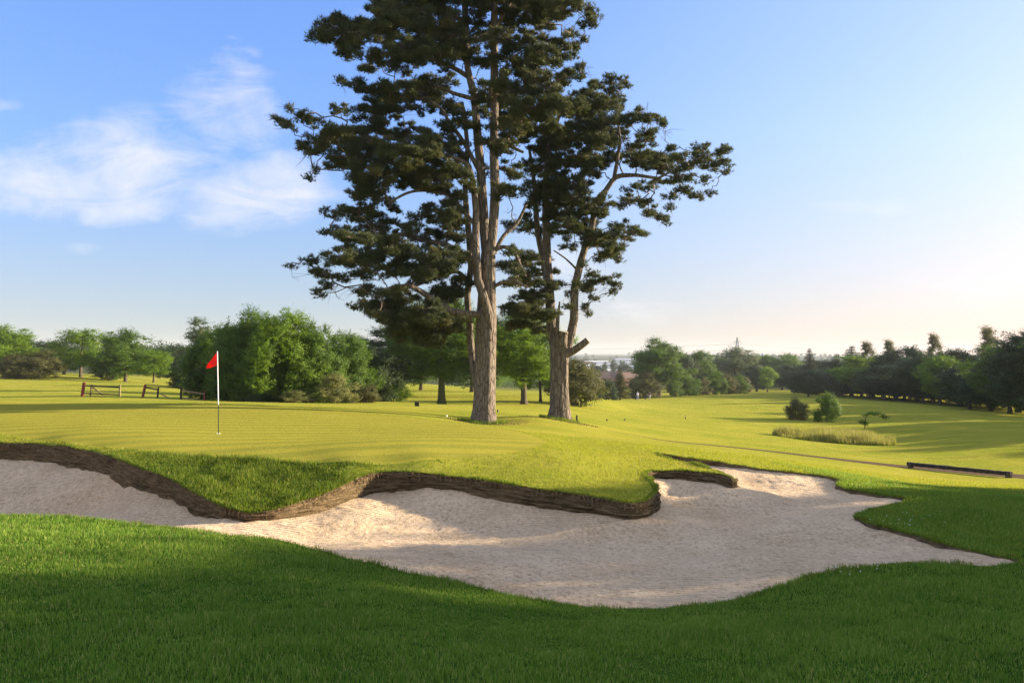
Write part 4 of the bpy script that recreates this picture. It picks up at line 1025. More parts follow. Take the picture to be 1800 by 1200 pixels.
e1 = pine('pine_tree', 34., 'tallest pine with several stems rising from one fluted trunk at the edge of the green',
 [[(849,747,0,23),(850,720,0,20.5),(852,680,0,20),(853,640,0,20),(854,600,0,20),(855,560,0,18.5),(857,500,0,15),(858,450,0,13.5),(858,430,0,10)],
  [(857,470,.1,9),(851,395,.2,9.5),(848,340,.2,9),(845,295,.2,8.5),(840,245,.2,8),(834,170,.2,7),(822,120,.2,6.5),(818,50,.2,6),(817,-20,.1,5),(815,-120,0,2)],
  [(859,475,-.1,9),(866,410,-.2,9),(871,340,-.2,9),(868,270,-.2,8.5),(869,200,-.2,8),(869,120,-.1,7.5),(869,40,0,7),(872,-60,0,5),(875,-170,0,2)],
  [(863,585,-.25,7),(858,550,-.45,8.5),(848,515,-.6,8.5),(840,490,-.6,8),(836,430,-.6,7.5),(837,370,-.6,6.5),(832,320,-.6,5.5),(824,292,-.6,4.5),(805,280,-.7,3.5),(780,272,-1,2.5)],
  [(844,690,.4,8),(833,650,.45,7.5),(827,600,.6,7),(825,560,.7,6.5),(821,520,.8,6.5),(828,470,.8,6),(824,410,.8,5.5),(818,340,.9,5),(822,260,1,4.5),(812,180,1,3)],
  [(848,553,-.2,7),(820,551,-.5,6.2),(792,545,-.8,5.8),(755,522,-1.2,5),(725,505,-1.5,4.2),(697,504,-1.8,3.2),(665,514,-2,2)],
  [(838,462,.0,6),(815,448,-.3,5.5),(787,432,-.5,5),(745,422,-.8,4.5),(705,412,-1,3.5),(660,425,-1.2,2.2)],
  [(826,500,.6,4.5),(805,478,.5,4),(770,486,.3,3.8),(735,500,.1,3),(700,512,0,2)],
  [(840,400,-.5,4),(815,372,-.7,3.5),(790,345,-.9,3.2),(755,335,-1.1,3),(720,338,-1.3,2.5),(680,358,-1.5,2)],
  [(868,440,0,4.5),(885,434,-.2,4),(902,440,-.3,3.5),(912,460,-.4,3),(924,486,-.5,2)],
  [(868,503,0,4),(885,496,-.2,3.5),(905,495,-.3,3),(928,505,-.5,2)],
  [(869,445,.2,4.5),(885,415,.4,4),(908,393,.6,3.5),(925,360,.8,2.5)],
  [(818,36,.2,4.5),(800,32,0,4),(775,22,-.3,3.5),(735,18,-.6,2)],
  [(830,140,.2,5),(805,124,0,4.5),(780,112,-.3,4),(740,95,-.6,3),(690,75,-.9,2)],
  [(836,175,.2,4.5),(800,165,.3,4),(765,152,.4,3),(710,165,.5,2)],
  [(842,300,.2,4.5),(815,250,.0,4),(790,215,-.3,3.5),(775,190,-.5,2.5),(755,178,-.7,2)],
  [(870,60,0,5),(885,25,-.2,4.5),(905,-10,-.4,3)],
  [(870,250,-.2,4),(890,255,-.3,3.5),(920,268,-.4,2.5)]],
 [], PADS1, 301, 520)
e2 = pine('pine_tree', 38., 'second pine with a stout bole, a sawn limb and a stem leaning right',
 [[(984,739,0,19),(984,715,0,17),(984,680,0,16),(984,640,0,16),(984,612,0,17),(985,597,0,16),(985,590,0,10)],
  [(976,612,0,10),(969,570,.2,9.5),(966,520,.3,9),(962,460,.3,8.5),(960,400,.3,7.5),(958,330,.3,6),(965,260,.2,5),(985,200,0,3.5),(1010,160,0,2)],
  [(968,540,.6,6),(954,450,.7,6.5),(944,400,.8,6),(940,330,.8,4.5),(930,260,.8,2.5)],
  [(980,612,-.3,5),(979,585,-.3,4.5),(981,555,-.25,3.5),(984,530,-.2,1.2)],
  [(994,618,0,9),(1003,590,0,8.8),(1009,560,0,8.2),(1010,507,0,7.6),(1017,475,0,7.2),(1027,440,0,6.6),(1040,400,0,6),(1050,352,0,5.5),(1065,335,0,5),(1082,312,0,4.5),(1112,308,-.3,3.5),(1160,314,-.5,2)],
  [(1079,315,0,4),(1084,290,.1,4),(1090,250,.2,3),(1085,200,.2,1.8)],
  [(1160,312,-.4,2.5),(1200,292,-.5,2.2),(1245,285,-.5,1.5)]],
 [[(986,618,-.25,8),(988,600,-.35,8),(991,583,-.4,8)],[(992,624,-.1,7),(1008,616,-.2,6.2),(1020,608,-.3,5.8),(1033,598,-.35,5.6)]], PADS2, 302, 520,
 dead=[[(1014,474,0,2),(995,455,0,1.6),(973,440,0,1)],[(870,430,0,1.5),(888,445,0,1),(905,462,0,.6)]])

def pine_feet():
    X = []; Y = []
    for bx, by, r in ((W(849,747,34.)[0], 34., .56), (W(984,739,38.)[0], 38., .50)):
        n = 1500; a = rng.random(n)*6.283; rr = r+rng.random(n)**1.6*.55; X.append(bx+np.cos(a)*rr); Y.append(by+np.sin(a)*rr)
    x = np.concatenate(X); y = np.concatenate(Y)
    blades('rough_tufts', x, y, gz(x, y), .06+.14*rng.random(len(x)), .018, M['blade_r'], 'uncut grass ringing the feet of the two pines', .6)
    n = 2600; k = rng.random(n) < .5; bx = np.where(k, W(849,747,34.)[0], W(984,739,38.)[0]); by = np.where(k, 34., 38.); a = rng.random(n)*6.283; rr = .5+rng.random(n)*1.5
    x = bx+np.cos(a)*rr; y = by+np.sin(a)*rr; blades('needle_litter', x, y, gz(x, y), .02+.02*rng.random(n), .03, M['root'], 'brown needle litter strewn under the two pines', 2.5)
pine_feet()

# ------------------------------------------------------------------ flagstick
def flagstick():
    p = Wz(384,762,0.); zg = gz1(p[0], p[1]); d = p[1]; e = empty('flagstick', (p[0], d, zg), 'golf hole flagstick, white above and black below, with a red flag', 'flagstick')
    s = d/F; top = (762-617)*s; mid = (762-711)*s
    a = Acc(); a.tube(np.array([[0,0,-.1],[0,0,mid]]), [.011,.011], 12); a.build('lower_pole', M['black'], e, True)
    a = Acc(); a.tube(np.array([[-.004,0,mid],[-.028,0,top]]), [.0135,.012], 12, capend=True); a.build('upper_pole', M['white'], e, True)
    # pennant hanging in a light breeze: pixel outline (383,618)-(382,643)-(362,648)
    nu, nv = 16, 12; V = []
    for i in range(nu+1):
        f = i/nu
        tp = np.array([-.028-(384-363.5)*s*f, 0, top-.01-(647-619)*s*f**1.05]); bt = np.array([-.026-(384-363)*s*f, 0, top-.01-(643-619)*s-(649-643)*s*f])
        for j in range(nv+1):
            g = j/nv; q = tp*(1-g)+bt*g; q = q+[0, .035*math.sin(f*7+g*2.5)*f+.015*math.sin(g*6+f*3)*f, -.01*math.sin(f*math.pi)*g]; V.append(q)
    V = np.array(V); i, j = np.meshgrid(np.arange(nu), np.arange(nv), indexing='ij'); k = (i*(nv+1)+j).ravel()
    f_ = np.stack([k, k+1, k+nv+2, k+nv+1], 1); V2 = np.concatenate([V+[0,.0015,0], V-[0,.0015,0]]); o = mk('flag', V2, np.concatenate([f_, f_[:, ::-1]+len(V)]), M['flag'], e, True)
    # cup rim in the turf
    a = Acc(); th = np.linspace(0, 2*np.pi, 25); a.tube(np.c_[.054*np.cos(th), .054*np.sin(th), th*0+.006], np.full(25,.005), 5); a.build('cup_rim', M['white'], e, True)
flagstick()

# ------------------------------------------------------------------ railings at left
def bar(acc, a, b, r):
    a = np.array(a, float); b = np.array(b, float); d = b-a; L = np.linalg.norm(d); d /= L
    s = np.cross(d, [0,1,0]); s /= np.linalg.norm(s)+1e-9; t_ = np.cross(s, d)
    k = np.stack([s, t_, d], 1); acc.box((a+b)/2, r*2, r*1.6, L, k)
def railing(label, posts, rails, brace, d):
    u0, v0 = posts[0][0][2], posts[0][0][3]; org = W(u0, v0, d); zg = gz1(org[0], org[1]); e = empty('railing', (org[0], org[1], zg), label, 'railing', 'timber railings behind the green')
    lift = 0
    for (ua, va, ub, vb), mt, r in posts:
        b_ = W(ub, vb, d); a_ = W(ua, va, d); b_[2] = min(b_[2], gz1(b_[0], d))-.12
        acc = Acc(); bar(acc, b_-org+[0,0,org[2]-zg], a_-org+[0,0,org[2]-zg], r); acc.build('post', M[mt], e)
    for (ua, va, ub, vb), mt, r in rails:
        acc = Acc(); bar(acc, W(ua, va, d-.09)-org+[0,0,org[2]-zg], W(ub, vb, d-.09)-org+[0,0,org[2]-zg], r); acc.build('rail', M[mt], e)
    for (ua, va, ub, vb), mt, r in brace:
        acc = Acc(); bar(acc, W(ua, va, d+.12)-org+[0,0,org[2]-zg], W(ub, vb, d+.12)-org+[0,0,org[2]-zg], r); acc.build('brace', M[mt], e)
railing('short timber railing with one leaning red end post, the left one of the two', [((148,672,144,696),'red',.085),((161,675,158.5,696),'timber_l',.05),((211,676,210,698),'timber_l',.05)],
        [((149,677.5,210,680.5),'timber_d',.05),((147,691,210,693.5),'timber_d',.045)], [((162,680,181,694),'timber_l',.04)], 57.5)
railing('longer sagging timber railing with a red post at each end', [((255.6,676,250,698),'red',.07),((278.5,681,276.5,696),'timber_d',.05),((318.5,681,318,702),'timber_d',.06),((359.6,688,359.6,704.5),'red',.06)],
        [((255.6,675.5,319,681),'timber_d',.028),((257,681,277,684.5),'timber_d',.05),((320,686,360,692.5),'timber_l',.05),((320,699,356,704),'timber_l',.05)], [((281,691.5,300,701),'timber_l',.035)], 56)
# small rail by second pine
def small_rail(u0, v0, u1, v1, h, d0, d1, label, n=2):
    a = W(u0, v0, d0); b = W(u1, v1, d1); a[2] = gz1(a[0], a[1]); b[2] = gz1(b[0], b[1]); e = empty('railing', tuple(a), label, 'railing')
    for k in range(n):
        f = k/(n-1); p = a*(1-f)+b*f; p[2] = gz1(p[0], p[1]); acc = Acc(); bar(acc, p-a+[0,0,-.1], p-a+[0,0,h+.08], .06); acc.build('post', M['timber_d'], e)
    acc = Acc(); bar(acc, [0,-.07,h], b-a+[0,-.07,h], .05); acc.build('rail', M['timber_d'], e)
small_rail(998,708,1021,709,.72,80,78,'dark two post rail on the turf just right of the second pine')
small_rail(1107,699,1126,699,.8,182,182,'tiny rail beside the golfers on the far fairway',3)

# ------------------------------------------------------------------ timber beam
def beam():
    A = W(1599,822,33.2); B = W(1776,843,29.3); A[2] = gz1(A[0], A[1]); B[2] = gz1(B[0], B[1]); e = empty('beam_barrier', tuple(A), 'long low dark timber beam on two short posts beside the path', 'barrier')
    s = 33.2/F; h = .155
    acc = Acc(); n = 40; d_ = B-A; L = np.linalg.norm(d_[:2]); t_ = d_/np.linalg.norm(d_)
    P = np.array([d_*f+[0,0,h] for f in np.linspace(-.02, 1.01, n)])
    # rough squared sleeper, built as a chain of slightly uneven sections
    sd = np.array([-t_[1], t_[0], 0]); V = []
    for i, p in enumerate(P):
        j = rng.normal(size=8)*.006
        for k, (a, b) in enumerate([(-.075,-.07),(.075,-.07),(.075,.07),(-.075,.07)]): V.append(p+sd*(a+j[k])+np.array([0,0,b+j[k+4]]))
    V = np.array(V); i = np.arange(n-1)[:,None]*4; k = np.arange(4)[None]; Q = np.stack([i+k, i+(k+1) % 4, i+4+(k+1) % 4, i+4+k], -1).reshape(-1,4)
    Q = np.concatenate([Q, [[3,2,1,0],[4*n-4,4*n-3,4*n-2,4*n-1]]]); mk('beam', V, Q, M['timber_d'], e)
    for f in (.012, .985):
        p = d_*f; a = Acc(); a.box(p+[0,0,.02], .16, .16, .43); a.build('post', M['timber'], e)
beam()

# ------------------------------------------------------------------ small markers
def marker(name, u, v, d, h, r, mat, label, cat, band=None):
    p = W(u, v, d); zg = gz1(p[0], p[1]); e = empty(name, (p[0], p[1], zg), label, cat)
    a = Acc(); a.tube(np.array([[0,0,-.1],[0,0,h*.93],[0,0,h]]), [r, r, r*.6], 12, capend=True); a.build('stake', M[mat], e, True)
    if band: a = Acc(); a.tube(np.array([[0,0,h*.70],[0,0,h*.82]]), [r*1.04]*2, 12); a.build('band', M[band], e, True)
marker('marker_post',1014,738,38,.38,.045,'timber_d','stubby dark post on the turf just right of the second pine','post','timber')
marker('marker_post',875,732,44,.16,.04,'black','tiny black post seen just right of the big pine trunk','post')
marker('marker_post',1205,734,78,.42,.03,'timber_d','thin dark stake alone on the middle of the fairway','post','white')
marker('tee_marker',1067,734,55,.12,.07,'timber','small round tee marker on the near fairway, the left one','tee marker')
marker('tee_marker',1098,727,62,.12,.07,'timber','small round tee marker further out on the fairway, the right one','tee marker')
marker('tee_marker',785,727,36,.07,.04,'white','tiny white marker left of the big pine','tee marker')
def litter():
    p = W(733,715,46.5); zg = gz1(p[0], p[1]); e = empty('bin_box', (p[0], p[1], zg), 'small black box on the turf beyond the green', 'box')
    a = Acc(); a.box([0,0,.10], .24, .2, .24); a.build('body', M['black'], e); a = Acc(); a.box([0,0,.235], .27, .23, .025); a.build('lid', M['timber_d'], e)
litter()
# daisies in the grass
def daisies():
    n = 150; pts = []
    for (u, v) in [(1475,1008),(1600,925),(1560,915),(1440,1000),(1640,912)]:
        for _ in range(7):
            pts.append((u+rng.normal()*30, v+rng.normal()*6))
    V = []; Fq = []; k = 0; used_ = 0
    for u, v in pts:
        d = 9.5 if v > 960 else 13.0
        x = (u-900)/F*d
        # march to the ground along the sight line of the survey
        for _ in range(12):
            z = gz1(x, d); d = (CZ-z)*F/(v-HV); x = (u-900)/F*d
        if inpoly(np.array([x]), np.array([d]), OUT)[0]: continue
        r = .008; th = np.arange(8)/8*6.283; ring = np.c_[x+r*np.cos(th), d+r*np.sin(th), np.full(8, z+.045+.01*rng.random())]; cc = [[x, d, z+.06]]
        V.append(np.concatenate([ring, cc])); Fq.append(np.stack([k+np.arange(8), k+(np.arange(8)+1) % 8, np.full(8, k+8)], 1)); k += 9
    tag(mk('daisies', np.concatenate(V), np.concatenate(Fq), M['petal']), 'scattered tiny white daisies in the rough beside the sand', None, None, 'stuff')
daisies()

# ------------------------------------------------------------------ golfers
def golfer(u, v, d, top, legs, label, face, trolley_side):
    p = W(u, v, d); zg = gz1(p[0], p[1]); e = empty('person', (p[0], p[1], zg), label, 'person', 'golfers on the far fairway'); e.rotation_euler = (0,0,face)
    J = {'pel':(0,0,.95,.15),'waist':(0,0,1.1,.135),'chest':(0,.01,1.32,.16),'neck':(0,.01,1.5,.06),'head':(0,.03,1.62,.095),'crown':(0,.03,1.70,.09),
         'lh':(-.1,0,.9,.11),'lk':(-.12,.08,.5,.065),'la':(-.13,-.02,.09,.045),'lt':(-.13,.14,.04,.04),'rh':(.1,0,.9,.11),'rk':(.12,-.02,.5,.065),'ra':(.13,-.18,.10,.045),'rt':(.13,-.03,.04,.04),
         'ls':(-.2,0,1.42,.07),'le':(-.27,-.03,1.15,.045),'lw':(-.27,.12,.93,.03),'lf':(-.27,.17,.87,.035),'rs':(.2,0,1.42,.07),'re':(.27,-.08,1.15,.045),'rw':(.28,-.02,.9,.03),'rf':(.28,0,.83,.035)}
    E = [('pel','waist'),('waist','chest'),('chest','neck'),('neck','head'),('head','crown'),('pel','lh'),('lh','lk'),('lk','la'),('la','lt'),('pel','rh'),('rh','rk'),('rk','ra'),('ra','rt'),
         ('chest','ls'),('ls','le'),('le','lw'),('lw','lf'),('chest','rs'),('rs','re'),('re','rw'),('rw','rf')]
    def skin(name, keys, mat, grow, parent):
        ks = [k for k in J if k in keys]; me = bpy.data.meshes.new(name); me.from_pydata([J[k][:3] for k in ks], [(ks.index(a), ks.index(b)) for a, b in E if a in ks and b in ks], [])
        o = bpy.data.objects.new(name, me); COL.objects.link(o); o.parent = parent; md = o.modifiers.new('s', 'SKIN')
        for k, sv in zip(ks, me.skin_vertices[0].data): sv.radius = (J[k][3]*grow,)*2
        me.skin_vertices[0].data[0].use_root = True
        o.modifiers.new('b', 'SUBSURF').levels = 1; o.modifiers['b'].render_levels = 1; me.materials.append(M[mat]); return o
    skin('body', set(J), 'skin', 1., e)
    skin('shirt', {'pel','waist','chest','ls','le','rs','re'}, top, 1.14, e)
    skin('trousers', {'pel','lh','lk','la','rh','rk','ra'}, legs, 1.16, e)
    a = Acc(); th = np.linspace(0, np.pi*.5, 5); a.tube(np.array([[0,.02,1.66],[0,.02,1.72],[0,.02,1.755]]), [.108,.095,.03], 12, capend=True); a.build('cap', M['cl_dark' if top != 'cl_white' else 'cl_white'], e, True)
    # trolley with bag
    q = np.array([p[0]+trolley_side, p[1]+.2, 0]); q[2] = gz1(q[0], q[1]); te = empty('golf_trolley', tuple(q), 'dark golf bag on a two wheeled trolley by the golfer in %s' % ('a white top' if top == 'cl_white' else 'a dark top'), 'golf trolley')
    a = Acc(); a.tube(np.array([[-.1,0,.15],[.05,0,.6],[.2,0,1.0]]), [.12,.13,.14], 14, capend=True); a.build('bag', M['cl_dark'], te, True)
    a = Acc()
    for k in range(5): a.tube(np.array([[.2+.03*k-.05,.05*(k-2)*.6,1.0],[.24+.03*k-.05,.05*(k-2)*.7,1.16]]), [.012,.03], 6, capend=True)
    a.build('clubs', M['steel'], te, True)
    for s_ in (-.28, .28):
        a = Acc(); th = np.linspace(0, 2*np.pi, 21); a.tube(np.c_[.14*np.cos(th)-.1, th*0+s_, .15+.14*np.sin(th)], np.full(21,.018), 6); a.tube(np.array([[-.1, s_, .15],[-.1, 0, .2]]), [.012,.012], 5); a.build('wheel', M['black'], te, True)
    a = Acc(); a.tube(np.array([[-.1,0,.1],[.25,0,.9],[.45,0,1.05]]), [.015,.015,.015], 6); a.build('handle', M['steel'], te, True)
golfer(1121,702,172,'cl_white','cl_blue','golfer in a white top walking on the far fairway',R_(20),-.35)
golfer(1142,702,172,'cl_dark','cl_beige','golfer in a dark top walking behind the one in white',R_(-30),-.8)

# ------------------------------------------------------------------ pylon, wires, tower
def pylon():
    d = 700.; x = (1296-900)/F*d; zg = gz1(x, d); top = CZ+(HV-593)/F*d; H = top-zg; e = empty('pylon', (x, d, zg), 'lattice electricity pylon rising behind the willow like tree', 'pylon')
    a = Acc(); w = lambda z: 3.2*(1-z/H)**1.0*1.0+.45; lv = np.concatenate([np.linspace(0, H*.6, 7), np.linspace(H*.67, H, 7)]); c = [(-1,-1),(1,-1),(1,1),(-1,1)]
    for sx, sy in c: a.tube(np.array([[sx*w(z), sy*w(z), z] for z in lv]), np.full(len(lv), .16), 4)
    for i in range(len(lv)-1):
        for k in range(4):
            p, q = c[k], c[(k+1) % 4]; a.tube(np.array([[p[0]*w(lv[i]),p[1]*w(lv[i]),lv[i]],[q[0]*w(lv[i+1]),q[1]*w(lv[i+1]),lv[i+1]]]), [.09,.09], 3); a.tube(np.array([[q[0]*w(lv[i]),q[1]*w(lv[i]),lv[i]],[p[0]*w(lv[i+1]),p[1]*w(lv[i+1]),lv[i+1]]]), [.09,.09], 3)
    a.build('tower', M['steel'], e)
    pts = []
    for hz, wd in ((H-4.0, 3.6),(H-9.0, 5.6),(H-13.5, 4.2)):
        a = Acc()
        for s_ in (-1, 1):
            a.tube(np.array([[0,0,hz+1.2],[s_*wd,0,hz]]), [.12,.1], 4); a.tube(np.array([[0,0,hz],[s_*wd,0,hz]]), [.12,.1], 4); a.tube(np.array([[s_*wd,0,hz],[s_*wd,0,hz-1.5]]), [.12,.1], 4); pts.append((s_*wd, hz-1.5))
        a.build('crossarm', M['steel'], e)
    # conductors
    for k, (du, dd, lab) in enumerate([(-480, 260, 'faint power lines sagging left from the pylon'), (330, 160, 'faint power lines sagging right from the pylon')]):
        a = Acc(); t0 = np.array([x, d, zg]); far = W(1296+du, 622 if k == 0 else 622, d+dd)
        for ox, oz in pts:
            s0 = t0+[ox*.3, ox, oz]; s1 = np.array([far[0], far[1]+ox, far[2]+6+(oz-pts[2][1])]); f = np.linspace(0, 1, 30)[:,None]; P = s0*(1-f)+s1*f; P[:,2] -= (4*f*(1-f)).ravel()*5.
            a.tube(P, np.full(30,.045), 3)
        tag(a.build('power_line', M['steel']), lab, 'power line')
pylon()
def tower():
    d = 1500.; x = (1340-900)/F*d; zg = gz1(x, d); top = CZ+(HV-621)/F*d; e = empty('water_tower', (x, d, zg), 'round topped grey tower far off above the trees', 'tower')
    H = top-zg; a = Acc(); a.tube(np.array([[0,0,0],[0,0,H-6]]), [2.6,2.3], 20); a.build('shaft', M['wall_g'], e, True)
    a = Acc(); a.tube(np.array([[0,0,H-9],[0,0,H-8.9],[0,0,H-2.5],[0,0,H-.8],[0,0,H]]), [2.3,3.0,3.0,2.2,.4], 20, capend=True); a.build('head', M['wall_g'], e, True)
tower()

# ------------------------------------------------------------------ the town
def shed(u, d, w_, h, dep, wall, roof, label, lift=0):
    x = (u-900)/F*d; zg = gz1(x, d)-.5; e = empty('warehouse', (x, d, zg), label, 'warehouse', 'low sheds of the distant town'); a = Acc(); a.box([0,0,h/2], w_, dep, h); a.build('wall', M[wall], e)
    V = np.array([[-w_/2-.3,-dep/2-.3,h],[w_/2+.3,-dep/2-.3,h],[w_/2+.3,dep/2+.3,h],[-w_/2-.3,dep/2+.3,h],[-w_/2-.3,0,h+dep*.09],[w_/2+.3,0,h+dep*.09]]); mk('roof', V, [np.array([[0,1,5,4],[2,3,4,5],[0,3,2,1]]), np.array([[0,4,3],[1,2,5]])], M[roof], e)
    n = max(2, int(w_/14))
    for k in range(n):
        a = Acc(); a.box([-w_/2+w_*(k+.5)/n, -dep/2-.05, h*.45], w_/n*.45, .12, h*.35); a.build('window', M['glass'], e)
def house(u, d, w_, h, label, rot=0):
    x = (u-900)/F*d; zg = gz1(x, d); e = empty('house', (x, d, zg), label, 'house', 'brick houses below the hedge line'); e.rotation_euler = (0,0,rot); dep = 8
    a = Acc(); a.box([0,0,h/2], w_, dep, h); a.build('wall', M['brick'], e)
    V = np.array([[-w_/2-.4,-dep/2-.4,h],[w_/2+.4,-dep/2-.4,h],[w_/2+.4,dep/2+.4,h],[-w_/2-.4,dep/2+.4,h],[-w_/2-.4,0,h+3.4],[w_/2+.4,0,h+3.4]]); rf = mk('roof', V, [np.array([[0,1,5,4],[2,3,4,5],[0,3,2,1]]), np.array([[0,4,3],[1,2,5]])], M['tile'], e)
    a = Acc(); a.box([w_*.3,.3,h+3.4], .9, .7, 2.6); a.build('chimney', M['brick'], rf)
    for k in range(3):
        a = Acc(); a.box([-w_*.33+w_*.33*k, -dep/2-.04, h*.62], 1.3, .1, 1.3); a.build('window', M['glass'], e)
SHEDS = [(1030,900,22,7,18,'wall_g','roof_g','small grey shed directly right of the second pine trunk'),(1052,960,30,8,20,'wall_w','roof_g','pale shed behind the poplar pair'),
    (1090,905,30,6,18,'wall_w','wall_w','bright white roofed shed left of the oak'),(1073,1010,20,9,16,'brick','tile','reddish block between the single poplar and the tallest one'),
    (1104,1060,26,8,18,'wall_g','roof_g','grey shed behind the bright white roofed one'),(1036,1130,34,9,20,'wall_g','wall_w','long white roofed shed in the second row of the distant town'),
    (1062,1180,26,10,20,'wall_w','roof_g','tall pale shed in the second row of the distant town'),(1084,1260,40,8,22,'wall_g','roof_g','wide low grey shed in the third row of the distant town'),
    (1112,1240,24,10,20,'wall_w','roof_g','pale shed showing against the left edge of the oak crown'),(1046,1380,44,11,24,'wall_g','wall_w','white roofed shed at the very back of the distant town'),
    (1098,1450,36,13,24,'wall_w','roof_g','high pale block at the very back of the distant town, near the oak'),(1024,1300,24,12,20,'brick','tile','reddish block at the back, half behind the second pine trunk')]
for u, d, w_, h, dep, wa, ro, lb in SHEDS: shed(u, d, w_, h, dep, wa, ro, lb)
house(1050,455,13,5,'brown roofed house left of the poplar gap, partly behind the hedge',.1)
house(1074,470,12,5,'middle brown roofed house with a tall chimney',-.15)
house(1104,440,12,5,'brown roofed house half hidden by the oak',.5)
for u, vt, d, w_, k_, mt, lb in [(1041,634,600,7,'poplar','l_dark','left poplar of the pair in front of the pale sheds'),(1046,636,610,7,'poplar','l_dark','right poplar of the pair in front of the pale sheds'),(1063,634,620,8,'poplar','l_dark','single poplar between the poplar pair and the tall one'),
      (1078,631,640,9,'poplar','l_dark','tallest poplar in front of the distant town'),(1055,642,520,26,'round','l_dark','dark round tree above the brown roofed houses'),(1098,640,560,30,'round','l_dark','dark round tree between the tall poplar and the oak')]:
    plant('poplar' if k_ == 'poplar' else 'broad_tree', k_, u, vt, d, w_, mt, lb)

# ------------------------------------------------------------------ haze
def haze():
    a = Acc(); x0, x1, y0, y1, z0, z1 = -4400, 4400, -4400, 4400, -46, 48
    a.box([(x0+x1)/2, (y0+y1)/2, (z0+z1)/2], x1-x0, y1-y0, z1-z0); m, t = new_mat('haze_air')
    v = t.n('ShaderNodeVolumePrincipled'); v.inputs['Density'].default_value = HAZE; v.inputs['Color'].default_value = (.80,.86,.95,1); v.inputs['Anisotropy'].default_value = .0
    o = t.n('ShaderNodeOutputMaterial'); t.l(v.outputs[0], o.inputs['Volume']); tag(a.build('haze', m), 'thin evening haze over the course and valley', None, None, 'stuff')
HAZE = .00013
haze()

# ------------------------------------------------------------------ light, sky, camera
AZ = R_(16); EL = R_(13)          # sun: to the right of the view, a little beyond square
sd = Vector((math.cos(AZ)*math.cos(EL), math.sin(AZ)*math.cos(EL), math.sin(EL)))
L = bpy.data.lights.new('sun', 'SUN'); L.energy = 5.0; L.angle = R_(.5); L.color = (1., .83, .60)
lo = bpy.data.objects.new('sun', L); COL.objects.link(lo); lo.rotation_euler = sd.to_track_quat('Z', 'Y').to_euler(); lo.location = (60, 20, 40)

w = bpy.data.worlds.new('World'); scn.world = w; w.use_nodes = True
t = NT(w)
sky = t.n('ShaderNodeTexSky', sky_type='NISHITA'); sky.sun_disc = False; sky.sun_elevation = EL; sky.sun_rotation = math.pi/2-AZ
sky.altitude = 50; sky.air_density = 1.0; sky.dust_density = .3; sky.ozone_density = 2.2
tc = t.n('ShaderNodeTexCoord').outputs['Generated']
sx = t.n('ShaderNodeSeparateXYZ'); t.l(tc, sx.inputs[0])
yy = t.math('MAXIMUM', sx.outputs[1], .05)
a_ = t.math('DIVIDE', sx.outputs[0], yy); b_ = t.math('DIVIDE', sx.outputs[2], yy)
cv = t.n('ShaderNodeCombineXYZ'); t.l(a_, cv.inputs[0]); t.l(b_, cv.inputs[1])
def cmask(u, v, ru, rv, amp, rot=0):
    x0 = (u-900)/F; y0 = (HV-v)/F; dx = t.math('SUBTRACT', a_, x0); dy = t.math('SUBTRACT', b_, y0); c_, s_ = math.cos(rot), math.sin(rot)
    X = t.math('ADD', t.math('MULTIPLY', dx, c_*F/ru), t.math('MULTIPLY', dy, s_*F/ru)); Y = t.math('ADD', t.math('MULTIPLY', dx, -s_*F/rv), t.math('MULTIPLY', dy, c_*F/rv))
    r2 = t.math('ADD', t.math('MULTIPLY', X, X), t.math('MULTIPLY', Y, Y)); return t.math('MULTIPLY', t.math('SUBTRACT', 1., t.math('MINIMUM', r2, 1.)), amp)
ms = None
for q in [(60,320,230,75,.8,0),(230,290,260,120,.75,0.1),(440,335,180,85,.8,.1),(470,360,90,40,.5,.2),(380,220,160,130,.55,.6),(420,110,60,90,.5,-.5),(220,360,110,55,.8,.15),(560,340,80,30,.4,0),(0,185,60,18,.4,0),(145,438,40,16,.28,0),(1540,362,150,26,.3,0),(1000,470,110,60,.5,.2),(1120,545,200,40,.35,0),(1700,505,180,50,.3,0),(520,30,300,30,.12,0)]:
    k = cmask(*q); ms = k if ms is None else t.math('MAXIMUM', ms, k)
mp = t.n('ShaderNodeMapping'); t.l(cv.outputs[0], mp.inputs[0]); mp.inputs['Rotation'].default_value = (0,0,R_(-24)); mp.inputs['Scale'].default_value = (3.6, 12., 1)
n1 = t.noise(mp.outputs[0], 1.6, 9, .62, 1.5); n2 = t.noise(cv.outputs[0], 9, 7, .6, .3)
cl = t.math('ADD', t.math('MULTIPLY', n1, .55), t.math('MULTIPLY', n2, .45))
cf = t.math('MULTIPLY', t.mapr(t.math('ADD', cl, t.math('MULTIPLY', ms, .34)), .55, .92), t.mapr(ms, 0, .35), True)
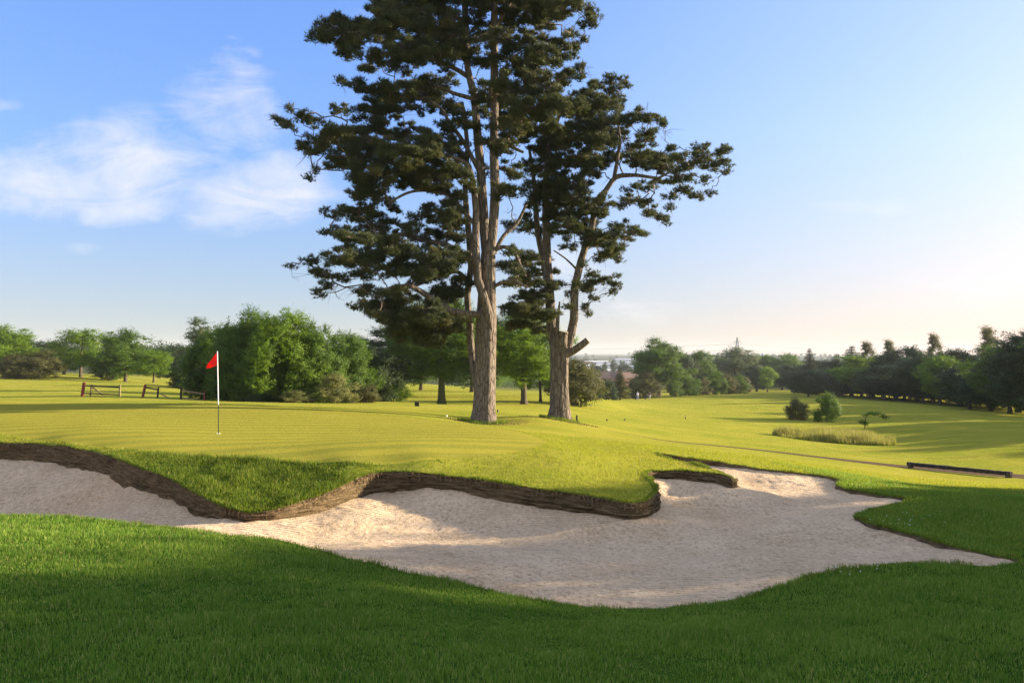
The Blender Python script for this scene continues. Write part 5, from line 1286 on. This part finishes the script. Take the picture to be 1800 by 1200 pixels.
# soft shoulder so the bright side of the sky keeps its colour
k1 = t.n('ShaderNodeVectorMath', operation='MULTIPLY_ADD'); t.l(sky.outputs[0], k1.inputs[0]); k1.inputs[1].default_value = (1/4.5, 1/3.5, 1/2.6); k1.inputs[2].default_value = (1,1,1)
k2 = t.n('ShaderNodeVectorMath', operation='DIVIDE'); t.l(sky.outputs[0], k2.inputs[0]); t.l(k1.outputs[0], k2.inputs[1])
mul = t.n('ShaderNodeVectorMath', operation='MULTIPLY'); t.l(k2.outputs[0], mul.inputs[0]); hz = t.mapr(b_, 0., .28)
gl = t.mapr(a_, -.15, .70)
t.l(t.mix(gl, t.mix(hz, (.66, .79, 1.04), (.66, .92, 1.80)), t.mix(hz, (1.02, .94, 1.06), (1.22, 1.26, 1.75))), mul.inputs[1])
cm = t.mix(t.math('MULTIPLY', cf, .8), mul.outputs[0], (2.6, 2.5, 2.6, 1))
# bright unseen cloud added overhead and behind the viewer to lift ambient light
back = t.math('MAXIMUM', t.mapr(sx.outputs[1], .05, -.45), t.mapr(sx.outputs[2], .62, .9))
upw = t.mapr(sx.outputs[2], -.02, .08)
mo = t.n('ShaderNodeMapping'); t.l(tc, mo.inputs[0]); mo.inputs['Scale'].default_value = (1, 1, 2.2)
fill_cover = t.mapr(t.noise(mo.outputs[0], 2.4, 6, .6, .4), .38, .56)
cm = t.mix(t.math('MULTIPLY', t.math('MULTIPLY', back, upw), t.math('MULTIPLY', fill_cover, .9)), cm, (2.75, 2.7, 2.75))
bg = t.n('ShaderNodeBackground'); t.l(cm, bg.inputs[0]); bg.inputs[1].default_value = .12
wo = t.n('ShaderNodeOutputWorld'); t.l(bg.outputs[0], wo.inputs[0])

cam = bpy.data.cameras.new('Camera'); co = bpy.data.objects.new('Camera', cam); COL.objects.link(co); scn.camera = co
co.location = (0, 0, CZ); co.rotation_euler = (R_(90), 0, 0); cam.lens = 28; cam.sensor_width = 36; cam.shift_y = (HV-600)/1800.; cam.clip_start = .1; cam.clip_end = 20000
scn.view_settings.view_transform = 'Standard'; scn.view_settings.look = 'None'; scn.view_settings.gamma = 1; scn.view_settings.exposure = 1.78
cy = scn.cycles
cy.max_bounces = 8; cy.diffuse_bounces = 3; cy.glossy_bounces = 2; cy.transmission_bounces = 4; cy.volume_bounces = 1; cy.transparent_max_bounces = 8
cy.use_denoising = True
try:
    cy.denoiser = 'OPENIMAGEDENOISE'; cy.denoising_input_passes = 'RGB_ALBEDO_NORMAL'; cy.denoising_prefilter = 'NONE'
except Exception: pass
